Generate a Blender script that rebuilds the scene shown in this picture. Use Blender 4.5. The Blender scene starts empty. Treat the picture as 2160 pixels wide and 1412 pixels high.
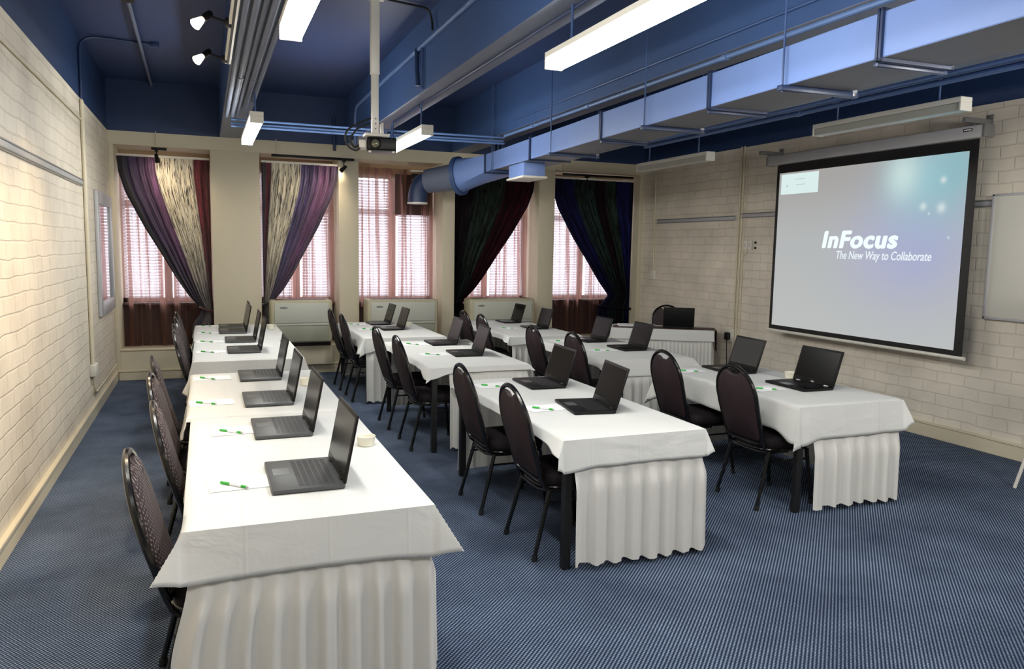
import bpy, bmesh, math, random
from mathutils import Vector, Matrix

sc = bpy.context.scene
COL = sc.collection
random.seed(7)
PI = math.pi

# ------------------------------------------------------------------ helpers
def lin(r, g, b):
    f = lambda c: (c / 255.0) / 12.92 if c <= 10 else (((c / 255.0) + 0.055) / 1.055) ** 2.4
    return (f(r), f(g), f(b), 1.0)

def smooth(a, b, t):
    t = max(0.0, min(1.0, (t - a) / (b - a)))
    return t * t * (3 - 2 * t)

def interp(tab, v):
    for (a, x), (b, y) in zip(tab, tab[1:]):
        if v <= b:
            t = 0 if b == a else (v - a) / (b - a)
            t = max(0, min(1, t))
            return x + (y - x) * t
    return tab[-1][1]

class MB:
    def __init__(s):
        s.v, s.f, s.m, s.uv = [], [], [], {}
        s.mi = 0
    def face(s, idx, uv=None):
        s.f.append(idx); s.m.append(s.mi)
        if uv: s.uv[len(s.f) - 1] = uv
    def add(s, vs, fs):
        o = len(s.v); s.v += [tuple(v) for v in vs]
        for f in fs: s.face([i + o for i in f])
        return o
    def box(s, x0, x1, y0, y1, z0, z1, bevel=0.0, seg=2, M=None):
        if x0 > x1: x0, x1 = x1, x0
        if y0 > y1: y0, y1 = y1, y0
        if z0 > z1: z0, z1 = z1, z0
        if bevel <= 0:
            vs = [(x, y, z) for x in (x0, x1) for y in (y0, y1) for z in (z0, z1)]
            fs = [(0, 1, 3, 2), (4, 6, 7, 5), (0, 4, 5, 1), (2, 3, 7, 6), (0, 2, 6, 4), (1, 5, 7, 3)]
        else:
            bm = bmesh.new()
            bmesh.ops.create_cube(bm, size=1.0)
            for v in bm.verts:
                v.co = Vector(((x0 + x1) / 2 + v.co.x * (x1 - x0), (y0 + y1) / 2 + v.co.y * (y1 - y0), (z0 + z1) / 2 + v.co.z * (z1 - z0)))
            b = min(bevel, 0.49 * min(x1 - x0, y1 - y0, z1 - z0))
            bmesh.ops.bevel(bm, geom=bm.edges[:], offset=b, segments=seg, profile=0.5, affect='EDGES')
            bm.verts.index_update()
            vs = [v.co.copy() for v in bm.verts]; fs = [[v.index for v in f.verts] for f in bm.faces]
            bm.free()
        if M: vs = [M @ Vector(v) for v in vs]
        s.add(vs, fs); return s
    def tube(s, pts, r, n=10, closed=False, caps=True, r1=None):
        P = [Vector(p) for p in pts]; k = len(P)
        prev = None; rings = []
        for i in range(k):
            if closed: t = (P[(i + 1) % k] - P[i - 1])
            else: t = P[min(i + 1, k - 1)] - P[max(i - 1, 0)]
            t.normalize()
            if prev is None:
                a = Vector((0, 0, 1)) if abs(t.z) < 0.9 else Vector((1, 0, 0))
                u = t.cross(a).normalized()
            else:
                u = (prev - t * prev.dot(t))
                u = u.normalized() if u.length > 1e-6 else t.orthogonal().normalized()
            prev = u; w = t.cross(u)
            rr = r if r1 is None else r + (r1 - r) * i / (k - 1)
            rings.append([P[i] + (u * math.cos(2 * PI * j / n) + w * math.sin(2 * PI * j / n)) * rr for j in range(n)])
        o = len(s.v)
        for rg in rings: s.v += [tuple(v) for v in rg]
        for i in range(k if closed else k - 1):
            a = o + i * n; b = o + ((i + 1) % k) * n
            for j in range(n):
                s.face([a + j, a + (j + 1) % n, b + (j + 1) % n, b + j])
        if caps and not closed:
            s.face([o + j for j in range(n)][::-1]); s.face([o + (k - 1) * n + j for j in range(n)])
        return s
    def lathe(s, prof, n=28, c=(0, 0, 0), M=None):
        rings = []
        for r, z in prof:
            rings.append([Vector((r * math.cos(2 * PI * j / n), r * math.sin(2 * PI * j / n), z)) for j in range(n)])
        vs = []
        for rg in rings:
            for p in rg:
                q = (M @ p) if M else p
                vs.append(q + Vector(c))
        fs = []
        for i in range(len(prof) - 1):
            for j in range(n):
                fs.append((i * n + j, i * n + (j + 1) % n, (i + 1) * n + (j + 1) % n, (i + 1) * n + j))
        if prof[0][0] > 1e-5: fs.append(tuple(range(n))[::-1])
        if prof[-1][0] > 1e-5: fs.append(tuple((len(prof) - 1) * n + j for j in range(n)))
        s.add(vs, fs); return s
    def grid(s, fn, nu, nv, u0=0, u1=1, v0=0, v1=1):
        o = len(s.v)
        for j in range(nv + 1):
            for i in range(nu + 1):
                s.v.append(tuple(fn(u0 + (u1 - u0) * i / nu, v0 + (v1 - v0) * j / nv)))
        for j in range(nv):
            for i in range(nu):
                a = o + j * (nu + 1) + i
                q = [a, a + 1, a + nu + 2, a + nu + 1]
                U = lambda ii, jj: (u0 + (u1 - u0) * ii / nu, v0 + (v1 - v0) * jj / nv)
                s.face(q, [U(i, j), U(i + 1, j), U(i + 1, j + 1), U(i, j + 1)])
        return s
    def prism(s, poly, a, b, axis='x'):
        n = len(poly)
        mk = {'x': lambda p, t: (t, p[0], p[1]), 'y': lambda p, t: (p[0], t, p[1]), 'z': lambda p, t: (p[0], p[1], t)}[axis]
        vs = [mk(p, a) for p in poly] + [mk(p, b) for p in poly]
        fs = [tuple(range(n))[::-1], tuple(range(n, 2 * n))] + [(i, (i + 1) % n, n + (i + 1) % n, n + i) for i in range(n)]
        s.add(vs, fs); return s
    def mesh(s, name, mats, angle=35):
        me = bpy.data.meshes.new(name)
        me.from_pydata(s.v, [], s.f)
        for m in (mats if isinstance(mats, (list, tuple)) else [mats]): me.materials.append(m)
        me.polygons.foreach_set('material_index', s.m)
        if s.uv:
            l = me.uv_layers.new(name='UVMap')
            for fi, uvs in s.uv.items():
                p = me.polygons[fi]
                for k, li in enumerate(p.loop_indices): l.data[li].uv = uvs[k]
        bm = bmesh.new(); bm.from_mesh(me); bmesh.ops.recalc_face_normals(bm, faces=bm.faces); bm.to_mesh(me); bm.free()
        me.shade_smooth(); me.set_sharp_from_angle(angle=math.radians(angle))
        me.update()
        return me
    def obj(s, name, mats, parent=None, angle=35):
        o = bpy.data.objects.new(name, s.mesh(name, mats, angle)); COL.objects.link(o)
        if parent: o.parent = parent
        return o

def tag(o, label, cat, group=None):
    o['label'] = label; o['category'] = cat
    if group: o['group'] = group
    return o
def empty(name, loc=(0, 0, 0), rz=0.0):
    o = bpy.data.objects.new(name, None); COL.objects.link(o)
    o.location = loc; o.rotation_euler = (0, 0, rz); o.empty_display_size = 0.1
    return o
def thing(name, label, cat, loc=(0, 0, 0), rz=0.0, group=None):
    return tag(empty(name, loc, rz), label, cat, group)
def struct(o):
    o['kind'] = 'structure'; return o
def copy_tree(o, parent=None):
    c = o.copy(); COL.objects.link(c); c.parent = parent
    for ch in o.children: copy_tree(ch, c)
    return c

# ------------------------------------------------------------------ materials
def new_mat(name):
    m = bpy.data.materials.new(name); m.use_nodes = True
    nt = m.node_tree; nt.nodes.clear()
    out = nt.nodes.new('ShaderNodeOutputMaterial')
    return m, nt, out
def N(nt, t, **kw):
    n = nt.nodes.new(t)
    for k, v in kw.items():
        if k in n.inputs: n.inputs[k].default_value = v
        else: setattr(n, k, v)
    return n
def L(nt, a, b): nt.links.new(a, b)

def paint(name, col, rough=0.6, var=0.08, scale=6.0, bump=0.05, bscale=60.0, metal=0.0, spec=0.5):
    """plain surface with soft procedural tone variation and a fine bump"""
    m, nt, out = new_mat(name)
    b = N(nt, 'ShaderNodeBsdfPrincipled', Roughness=rough, Metallic=metal)
    b.inputs['Specular IOR Level'].default_value = spec
    tc = N(nt, 'ShaderNodeTexCoord')
    no = N(nt, 'ShaderNodeTexNoise', Scale=scale, Detail=4.0)
    L(nt, tc.outputs['Object'], no.inputs['Vector'])
    mx = N(nt, 'ShaderNodeMix', data_type='RGBA')
    c0 = tuple(max(0, c * (1 - var)) for c in col[:3]) + (1,); c1 = tuple(min(1, c * (1 + var)) for c in col[:3]) + (1,)
    mx.inputs['A'].default_value = c0; mx.inputs['B'].default_value = c1
    for i in mx.inputs:
        if i.type == 'RGBA' and i.name == 'A': i.default_value = c0
        if i.type == 'RGBA' and i.name == 'B': i.default_value = c1
    L(nt, no.outputs['Fac'], mx.inputs['Factor'])
    co = [o for o in mx.outputs if o.type == 'RGBA'][0]
    L(nt, co, b.inputs['Base Color'])
    if bump > 0:
        n2 = N(nt, 'ShaderNodeTexNoise', Scale=bscale, Detail=3.0); L(nt, tc.outputs['Object'], n2.inputs['Vector'])
        bp = N(nt, 'ShaderNodeBump', Strength=bump, Distance=0.01); L(nt, n2.outputs['Fac'], bp.inputs['Height']); L(nt, bp.outputs['Normal'], b.inputs['Normal'])
    L(nt, b.outputs['BSDF'], out.inputs['Surface'])
    return m

def ramp(nt, stops, interp_='LINEAR'):
    r = N(nt, 'ShaderNodeValToRGB'); r.color_ramp.interpolation = interp_
    e = r.color_ramp.elements
    e[0].position, e[0].color = stops[0]; e[1].position, e[1].color = stops[-1]
    for p, c in stops[1:-1]:
        k = e.new(p); k.color = c
    return r
def mixc(nt, fac, a, b, mode='MIX'):
    n = nt.nodes.new('ShaderNodeMix'); n.data_type = 'RGBA'; n.blend_type = mode
    ins = [i for i in n.inputs if i.type == 'RGBA']
    for sock, v in ((n.inputs[0], fac), (ins[0], a), (ins[1], b)):
        if hasattr(v, 'is_output') or isinstance(v, bpy.types.NodeSocket): L(nt, v, sock)
        else: sock.default_value = v
    return [o for o in n.outputs if o.type == 'RGBA'][0]
def math_(nt, op, a, b=None, c=None):
    n = nt.nodes.new('ShaderNodeMath'); n.operation = op
    for i, v in enumerate((a, b, c)):
        if v is None: continue
        if isinstance(v, bpy.types.NodeSocket): L(nt, v, n.inputs[i])
        else: n.inputs[i].default_value = v
    return n.outputs[0]

def brick_mat(name, c1, c2, mortar):
    m, nt, out = new_mat(name)
    b = N(nt, 'ShaderNodeBsdfPrincipled', Roughness=0.55)
    tc = N(nt, 'ShaderNodeTexCoord'); sx = N(nt, 'ShaderNodeSeparateXYZ'); L(nt, tc.outputs['Object'], sx.inputs[0])
    wob = N(nt, 'ShaderNodeTexNoise', Scale=3.0, Detail=4.0); L(nt, tc.outputs['Object'], wob.inputs['Vector'])
    dz = math_(nt, 'MULTIPLY_ADD', wob.outputs['Fac'], 0.05, -0.025)
    zz = math_(nt, 'ADD', sx.outputs['Z'], dz)
    yy = math_(nt, 'ADD', sx.outputs['Y'], dz)
    cx = N(nt, 'ShaderNodeCombineXYZ'); L(nt, yy, cx.inputs[0]); L(nt, zz, cx.inputs[1])
    br = N(nt, 'ShaderNodeTexBrick', Scale=1.0)
    br.inputs['Color1'].default_value = c1; br.inputs['Color2'].default_value = c2; br.inputs['Mortar'].default_value = mortar
    br.inputs['Mortar Size'].default_value = 0.008; br.inputs['Mortar Smooth'].default_value = 0.6
    br.inputs['Brick Width'].default_value = 0.30; br.inputs['Row Height'].default_value = 0.112
    L(nt, cx.outputs[0], br.inputs['Vector'])
    n2 = N(nt, 'ShaderNodeTexNoise', Scale=2.2, Detail=6.0); L(nt, tc.outputs['Object'], n2.inputs['Vector'])
    r2 = ramp(nt, [(0.25, (0.78, 0.78, 0.78, 1)), (0.75, (1.08, 1.08, 1.08, 1))]); L(nt, n2.outputs['Fac'], r2.inputs[0])
    col = mixc(nt, 1.0, br.outputs['Color'], r2.outputs['Color'], 'MULTIPLY')
    L(nt, col, b.inputs['Base Color'])
    n3 = N(nt, 'ShaderNodeTexNoise', Scale=26.0, Detail=5.0); L(nt, tc.outputs['Object'], n3.inputs['Vector'])
    inv = math_(nt, 'SUBTRACT', 1.0, br.outputs['Fac'])
    h = math_(nt, 'MULTIPLY_ADD', n3.outputs['Fac'], 0.35, inv)
    bp = N(nt, 'ShaderNodeBump', Strength=0.45, Distance=0.008); L(nt, h, bp.inputs['Height']); L(nt, bp.outputs['Normal'], b.inputs['Normal'])
    L(nt, b.outputs['BSDF'], out.inputs['Surface'])
    return m

def carpet_mat():
    m, nt, out = new_mat('carpet_woven_blue')
    b = N(nt, 'ShaderNodeBsdfPrincipled', Roughness=0.95); b.inputs['Specular IOR Level'].default_value = 0.15
    tc = N(nt, 'ShaderNodeTexCoord'); mp = N(nt, 'ShaderNodeMapping'); mp.inputs['Rotation'].default_value = (0, 0, math.radians(45))
    L(nt, tc.outputs['Object'], mp.inputs['Vector'])
    sx = N(nt, 'ShaderNodeSeparateXYZ'); L(nt, mp.outputs['Vector'], sx.inputs[0])
    k = 2 * PI / 0.0165
    # ribs with staggered loops along each rib
    rib = math_(nt, 'SINE', math_(nt, 'MULTIPLY', sx.outputs['X'], k))
    row = math_(nt, 'FLOOR', math_(nt, 'MULTIPLY', sx.outputs['X'], 1 / 0.0165))
    ph = math_(nt, 'MULTIPLY', row, PI * 0.5)
    loop = math_(nt, 'SINE', math_(nt, 'MULTIPLY_ADD', sx.outputs['Y'], k * 1.15, ph))
    hgt = math_(nt, 'ADD', math_(nt, 'MULTIPLY', rib, 0.62), math_(nt, 'MULTIPLY', loop, 0.38))
    nz = N(nt, 'ShaderNodeTexNoise', Scale=160.0, Detail=2.0); L(nt, tc.outputs['Object'], nz.inputs['Vector'])
    hh = math_(nt, 'ADD', hgt, math_(nt, 'MULTIPLY_ADD', nz.outputs['Fac'], 1.0, -0.5))
    f = math_(nt, 'MULTIPLY_ADD', hh, 0.5, 0.5)
    r = ramp(nt, [(0.1, lin(20, 31, 50)), (0.5, lin(60, 77, 104)), (0.95, lin(156, 172, 194))]); L(nt, f, r.inputs[0])
    big = N(nt, 'ShaderNodeTexNoise', Scale=1.6, Detail=5.0, Roughness=0.65); L(nt, tc.outputs['Object'], big.inputs['Vector'])
    rb = ramp(nt, [(0.3, (0.46, 0.48, 0.53, 1)), (0.7, (1.02, 1.0, 0.98, 1))]); L(nt, big.outputs['Fac'], rb.inputs[0])
    L(nt, mixc(nt, 1.0, r.outputs['Color'], rb.outputs['Color'], 'MULTIPLY'), b.inputs['Base Color'])
    bp = N(nt, 'ShaderNodeBump', Strength=0.5, Distance=0.004); L(nt, hh, bp.inputs['Height']); L(nt, bp.outputs['Normal'], b.inputs['Normal'])
    L(nt, b.outputs['BSDF'], out.inputs['Surface'])
    return m

def cloth_mat(name, col, crease=0.25):
    m, nt, out = new_mat(name)
    b = N(nt, 'ShaderNodeBsdfPrincipled', Roughness=0.8); b.inputs['Specular IOR Level'].default_value = 0.2
    b.inputs['Base Color'].default_value = col
    tc = N(nt, 'ShaderNodeTexCoord')
    mp = N(nt, 'ShaderNodeMapping'); mp.inputs['Scale'].default_value = (1.0, 1.0, 2.0); L(nt, tc.outputs['Object'], mp.inputs['Vector'])
    n1 = N(nt, 'ShaderNodeTexNoise', Scale=2.4, Detail=4.0, Roughness=0.5); n1.inputs['Distortion'].default_value = 0.6
    L(nt, mp.outputs['Vector'], n1.inputs['Vector'])
    n2 = N(nt, 'ShaderNodeTexNoise', Scale=240.0, Detail=1.0); L(nt, tc.outputs['Object'], n2.inputs['Vector'])
    h = math_(nt, 'MULTIPLY_ADD', n2.outputs['Fac'], 0.02, n1.outputs['Fac'])
    sx = N(nt, 'ShaderNodeSeparateXYZ'); L(nt, tc.outputs['Object'], sx.inputs[0])
    for ax, per, off_ in (('X', 0.31, 0.13), ('Y', 0.42, 0.05)):
        fr = math_(nt, 'ABSOLUTE', math_(nt, 'SUBTRACT', math_(nt, 'FRACT', math_(nt, 'MULTIPLY_ADD', sx.outputs[ax], 1 / per, off_)), 0.5))
        rg = N(nt, 'ShaderNodeMapRange'); L(nt, fr, rg.inputs[0]); rg.inputs[1].default_value = 0.0; rg.inputs[2].default_value = 0.03; rg.inputs[3].default_value = 0.10; rg.inputs[4].default_value = 0.0
        h = math_(nt, 'ADD', h, rg.outputs[0])
    bp = N(nt, 'ShaderNodeBump', Strength=crease, Distance=0.04); L(nt, h, bp.inputs['Height']); L(nt, bp.outputs['Normal'], b.inputs['Normal'])
    tr = N(nt, 'ShaderNodeBsdfTranslucent'); tr.inputs['Color'].default_value = col
    mx = N(nt, 'ShaderNodeMixShader'); mx.inputs[0].default_value = 0.12
    L(nt, b.outputs['BSDF'], mx.inputs[1]); L(nt, tr.outputs[0], mx.inputs[2]); L(nt, mx.outputs[0], out.inputs['Surface'])
    return m

def curtain_mat(name, stops, metallic_band=None, dark=0.35, matt=False):
    """vertical colour bands across the width (u) with crushed streaks along the length"""
    m, nt, out = new_mat(name)
    b = N(nt, 'ShaderNodeBsdfPrincipled', Roughness=0.5); b.inputs['Sheen Weight'].default_value = 0.0 if matt else 0.2
    if matt: b.inputs['Specular IOR Level'].default_value = 0.15; b.inputs['Roughness'].default_value = 0.8
    uv = N(nt, 'ShaderNodeUVMap'); sx = N(nt, 'ShaderNodeSeparateXYZ'); L(nt, uv.outputs[0], sx.inputs[0])
    wn = N(nt, 'ShaderNodeTexNoise', Scale=4.0, Detail=3.0); L(nt, uv.outputs[0], wn.inputs['Vector'])
    uu = math_(nt, 'ADD', sx.outputs['X'], math_(nt, 'MULTIPLY_ADD', wn.outputs['Fac'], 0.03, -0.015))
    r = ramp(nt, stops); L(nt, uu, r.inputs[0])
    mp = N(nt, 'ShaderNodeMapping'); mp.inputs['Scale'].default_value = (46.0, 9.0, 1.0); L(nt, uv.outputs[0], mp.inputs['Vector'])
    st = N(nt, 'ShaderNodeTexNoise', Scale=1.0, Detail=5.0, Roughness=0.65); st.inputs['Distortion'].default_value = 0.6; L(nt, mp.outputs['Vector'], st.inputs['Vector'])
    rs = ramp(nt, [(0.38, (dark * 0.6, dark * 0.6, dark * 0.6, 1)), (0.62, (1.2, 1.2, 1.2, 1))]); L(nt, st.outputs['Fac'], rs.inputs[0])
    col = mixc(nt, 1.0, r.outputs['Color'], rs.outputs['Color'], 'MULTIPLY')
    if metallic_band:
        a, c = metallic_band
        inb = math_(nt, 'MULTIPLY', math_(nt, 'GREATER_THAN', uu, a), math_(nt, 'LESS_THAN', uu, c))
        mp2 = N(nt, 'ShaderNodeMapping'); mp2.inputs['Scale'].default_value = (95.0, 13.0, 1.0); L(nt, uv.outputs[0], mp2.inputs['Vector'])
        s2 = N(nt, 'ShaderNodeTexNoise', Scale=1.0, Detail=3.0); s2.inputs['Distortion'].default_value = 1.0; L(nt, mp2.outputs['Vector'], s2.inputs['Vector'])
        r2 = ramp(nt, [(0.42, (0.06, 0.05, 0.05, 1)), (0.50, (1, 1, 1, 1))]); L(nt, s2.outputs['Fac'], r2.inputs[0])
        col = mixc(nt, inb, col, mixc(nt, 1.0, r.outputs['Color'], r2.outputs['Color'], 'MULTIPLY'))
    om = ramp(nt, [(0.42, (1, 1, 1, 1)), (0.72, (0.34, 0.32, 0.42, 1))]); L(nt, sx.outputs['Y'], om.inputs[0])  # darker towards the bottom: ombre dye, with the spots' fall-off painted in
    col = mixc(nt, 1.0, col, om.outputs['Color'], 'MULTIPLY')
    L(nt, col, b.inputs['Base Color'])
    bp = N(nt, 'ShaderNodeBump', Strength=0.8, Distance=0.03); L(nt, st.outputs['Fac'], bp.inputs['Height']); L(nt, bp.outputs['Normal'], b.inputs['Normal'])
    L(nt, b.outputs['BSDF'], out.inputs['Surface'])
    return m

def sheer_mat():
    m, nt, out = new_mat('sheer_voile_brown')
    uv = N(nt, 'ShaderNodeUVMap')
    mp = N(nt, 'ShaderNodeMapping'); mp.inputs['Scale'].default_value = (20.0, 0.5, 1.0); L(nt, uv.outputs[0], mp.inputs['Vector'])
    n1 = N(nt, 'ShaderNodeTexNoise', Scale=1.0, Detail=2.0); L(nt, mp.outputs['Vector'], n1.inputs['Vector'])
    r = ramp(nt, [(0.42, (0.10, 0.10, 0.10, 1)), (0.50, (0.28, 0.28, 0.28, 1)), (0.57, (0.88, 0.88, 0.88, 1))]); L(nt, n1.outputs['Fac'], r.inputs[0])
    tp = N(nt, 'ShaderNodeBsdfTransparent'); tp.inputs['Color'].default_value = (0.95, 0.87, 0.87, 1)
    d = N(nt, 'ShaderNodeBsdfDiffuse'); d.inputs['Color'].default_value = lin(104, 80, 70)
    t = N(nt, 'ShaderNodeBsdfTranslucent'); t.inputs['Color'].default_value = lin(190, 140, 130)
    a = N(nt, 'ShaderNodeMixShader'); a.inputs[0].default_value = 0.55; L(nt, d.outputs[0], a.inputs[1]); L(nt, t.outputs[0], a.inputs[2])
    mx = N(nt, 'ShaderNodeMixShader'); L(nt, r.outputs['Color'], mx.inputs[0]); L(nt, tp.outputs[0], mx.inputs[1]); L(nt, a.outputs[0], mx.inputs[2])
    L(nt, mx.outputs[0], out.inputs['Surface'])
    return m

def emit(name, col, strength):
    m, nt, out = new_mat(name)
    e = N(nt, 'ShaderNodeEmission', Strength=strength); e.inputs['Color'].default_value = col
    L(nt, e.outputs[0], out.inputs['Surface']); return m

def chair_fabric(name, base, dots, scale):
    m, nt, out = new_mat(name)
    b = N(nt, 'ShaderNodeBsdfPrincipled', Roughness=0.75); b.inputs['Specular IOR Level'].default_value = 0.25
    tc = N(nt, 'ShaderNodeTexCoord'); sx = N(nt, 'ShaderNodeSeparateXYZ'); L(nt, tc.outputs['Object'], sx.inputs[0])
    k = 2 * PI / scale
    a = math_(nt, 'SINE', math_(nt, 'MULTIPLY', math_(nt, 'ADD', sx.outputs['Y'], sx.outputs['X']), k))
    rz = math_(nt, 'FLOOR', math_(nt, 'MULTIPLY', sx.outputs['Y'], 1 / scale))
    c = math_(nt, 'SINE', math_(nt, 'MULTIPLY_ADD', math_(nt, 'ADD', sx.outputs['Z'], sx.outputs['X']), k, math_(nt, 'MULTIPLY', rz, PI)))
    f = math_(nt, 'MULTIPLY', math_(nt, 'GREATER_THAN', a, 0.25), math_(nt, 'GREATER_THAN', c, 0.25))
    no = N(nt, 'ShaderNodeTexNoise', Scale=40.0); L(nt, tc.outputs['Object'], no.inputs['Vector'])
    col = mixc(nt, f, base, dots)
    col = mixc(nt, 0.25, col, no.outputs['Color'], 'MULTIPLY')
    L(nt, col, b.inputs['Base Color']); L(nt, b.outputs['BSDF'], out.inputs['Surface'])
    return m

M_wall_l = brick_mat('painted_brick_cream', lin(226, 217, 200), lin(222, 212, 194), lin(212, 202, 184))
M_wall_r = brick_mat('painted_brick_stone', lin(234, 226, 210), lin(230, 221, 205), lin(218, 209, 192))
M_plaster = paint('plaster_cream', lin(208, 199, 174), 0.6, 0.05, 2.0, 0.08, 30)
M_skirt_paint = paint('trim_cream_gloss', lin(212, 202, 176), 0.35, 0.04, 3.0, 0.02)
M_blue = paint('ceiling_blue_paint', lin(26, 50, 90), 0.5, 0.14, 1.3, 0.06, 18)
M_bluedark = paint('slab_navy_paint', lin(42, 60, 102), 0.5, 0.16, 1.0, 0.06, 14)
M_soffit = paint('beam_soffit_lit', lin(108, 116, 134), 0.45, 0.10, 3.0, 0.06, 24)  # underside of the blue beams, their lit greyish look put into the colour
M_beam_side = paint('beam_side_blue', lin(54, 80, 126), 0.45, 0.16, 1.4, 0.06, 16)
M_beam = paint('pipe_blue_grey_paint', lin(96, 104, 124), 0.55, 0.12, 2.0, 0.08, 20)
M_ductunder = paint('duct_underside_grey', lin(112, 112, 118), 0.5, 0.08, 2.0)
M_duct = paint('duct_powder_blue', lin(112, 140, 200), 0.42, 0.10, 1.8, 0.02, 10, spec=0.5)
M_ductdark = paint('duct_flange_navy', lin(34, 52, 88), 0.4, 0.1)
M_pipe = paint('pipe_blue_gloss', lin(84, 112, 160), 0.45, 0.1)
M_rod = paint('hanger_rod_blue', lin(58, 82, 128), 0.35, 0.1)
M_carpet = carpet_mat()
M_cloth = cloth_mat('tablecloth_white', lin(228, 229, 226), 0.35)
M_clothskirt = cloth_mat('skirting_white', lin(225, 224, 219), 0.12)
M_black = paint('black_gloss_tube', lin(12, 12, 13), 0.22, 0.1)
M_blackmatt = paint('black_table_steel', lin(10, 10, 12), 0.5, 0.1)
M_lapbase = paint('laptop_charcoal', lin(66, 68, 70), 0.42, 0.06, 8, 0.02, 300)
M_lapdark = paint('laptop_black', lin(16, 16, 17), 0.45, 0.06, spec=0.2)
M_keys = paint('laptop_keys', lin(17, 17, 19), 0.5, 0.1)
M_pad = paint('laptop_touchpad', lin(74, 77, 78), 0.3, 0.03)
M_screen = paint('laptop_screen_gloss', lin(9, 9, 10), 0.22, 0.05, bump=0, spec=0.10)
M_screen_g = paint('laptop_screen_grey', lin(34, 40, 40), 0.25, 0.05, bump=0, spec=0.6)
M_silver = paint('brushed_silver', lin(190, 190, 190), 0.3, 0.05, metal=0.9)
M_green = paint('pen_green', lin(50, 170, 60), 0.35, 0.05)
M_penwhite = paint('pen_white', lin(238, 238, 240), 0.3, 0.02)
M_paper = paint('notepaper', lin(246, 246, 248), 0.8, 0.02)
M_ceramic = paint('ceramic_white', lin(236, 232, 214), 0.25, 0.03)
M_fab_back = chair_fabric('chair_rear_cloth', lin(44, 31, 35), lin(56, 42, 46), 0.012)
M_fab_front = chair_fabric('chair_front_dotted', lin(50, 42, 44), lin(126, 116, 118), 0.0165)
M_fab_seat = chair_fabric('chair_seat_cloth', lin(26, 22, 24), lin(40, 35, 37), 0.02)
M_white_metal = paint('white_enamel', lin(225, 222, 210), 0.35, 0.03)
M_alu = paint('aluminium_rail', lin(186, 187, 190), 0.35, 0.05, metal=0.15)
M_alu_dark = paint('aluminium_dark', lin(124, 124, 122), 0.4, 0.05, metal=0.1)  # darker grey aluminium for arms, lips and end caps
M_wboard = paint('whiteboard_face', lin(216, 214, 204), 0.2, 0.02)
M_heater = paint('heater_enamel', lin(186, 188, 176), 0.4, 0.05)
M_heater_low = paint('heater_grille', lin(150, 152, 134), 0.5, 0.08)
M_heater_cream = paint('heater_frame_cream', lin(178, 172, 144), 0.45, 0.06)
M_brown = paint('sill_dark_brown', lin(52, 34, 28), 0.5, 0.12)
M_reveal = paint('window_reveal', lin(62, 46, 40), 0.6, 0.08)
M_lintel = paint('window_lintel_tan', lin(178, 154, 122), 0.6, 0.06)
M_winframe = paint('window_frame_pink_white', lin(206, 176, 166), 0.45, 0.05)
M_tube = emit('fluorescent_glow', (1.0, 0.985, 0.93, 1), 46.0)
M_tubeoff = paint('diffuser_unlit', lin(182, 184, 172), 0.3, 0.04)
M_spotcone = emit('spot_cone_glow', (1.0, 0.86, 0.66, 1), 9.0)
M_spotglow = emit('spot_glow', (1.0, 0.84, 0.62, 1), 70.0)
M_rubber = paint('rubber_black', lin(14, 14, 14), 0.6, 0.1)
M_proj = paint('projector_black', lin(9, 9, 10), 0.4, 0.1, spec=0.25)
M_lens = paint('projector_lens', lin(120, 118, 96), 0.05, 0.02, bump=0, metal=0.4)
M_runner = None

# ------------------------------------------------------------------ room shell
XL, XR, YB, YF = -1.10, 6.69, 11.04, -3.2
ZW, ZS = 3.19, 3.82      # paint line / slab
YW = 11.62               # window plane at the back of the recesses

mb = MB(); mb.box(XL - 0.2, XR + 0.2, YF - 0.2, YW + 0.3, -0.15, 0.0)
struct(mb.obj('floor', M_carpet))
mb = MB(); mb.box(XL - 0.2, XR + 0.2, YF - 0.2, YW + 0.3, ZS, ZS + 0.15)
struct(mb.obj('ceiling', M_bluedark))
def two_tone(name, x0, x1, mlow):
    mb = MB(); mb.box(x0, x1, YF - 0.2, YW + 0.3, 0.0, ZW); mb.mi = 1; mb.box(x0, x1, YF - 0.2, YW + 0.3, ZW, ZS)
    return struct(mb.obj(name, [mlow, M_blue]))
two_tone('wall_left', XL - 0.2, XL, M_wall_l)
two_tone('wall_right', XR, XR + 0.2, M_wall_r)
mb = MB(); mb.box(XL, XR, YF - 0.2, YF, 0, ZS); struct(mb.obj('wall_front', M_plaster))
# back wall: header, piers between the five windows, low walls, upper blue band, outer skin round the panes
WIN = [(-1.04, 0.095), (0.713, 1.765), (2.045, 3.28), (3.47, 4.83), (5.10, 6.62)]   # openings at the room face
SILL = 0.98
mb = MB()
edges = [XL] + [e for w in WIN for e in w] + [XR]
for i in range(0, len(edges), 2):
    mb.box(edges[i], edges[i + 1], YB, YW + 0.12, 0, 3.02, 0.006)
mb.box(XL, XR, YB, YW + 0.12, 3.02, ZW)
for k, (a, b) in enumerate(WIN):
    mb.box(a, b, YB + (0.0 if k in (0, 1, 2, 3, 4) else 0), YW - 0.02, 0, 0.385)
mb.mi = 1; mb.box(XL, XR, YB, YW + 0.12, ZW, ZS)
mb.mi = 2
for a, b in WIN:
    mb.box(a, b, YW - 0.04, YW + 0.10, 0.385, SILL)
mb.mi = 3
for a, b in WIN: mb.box(a, b, YW, YW + 0.12, 2.86, 3.02)
struct(mb.obj('wall_back', [M_plaster, M_blue, M_reveal, M_lintel]))

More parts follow.
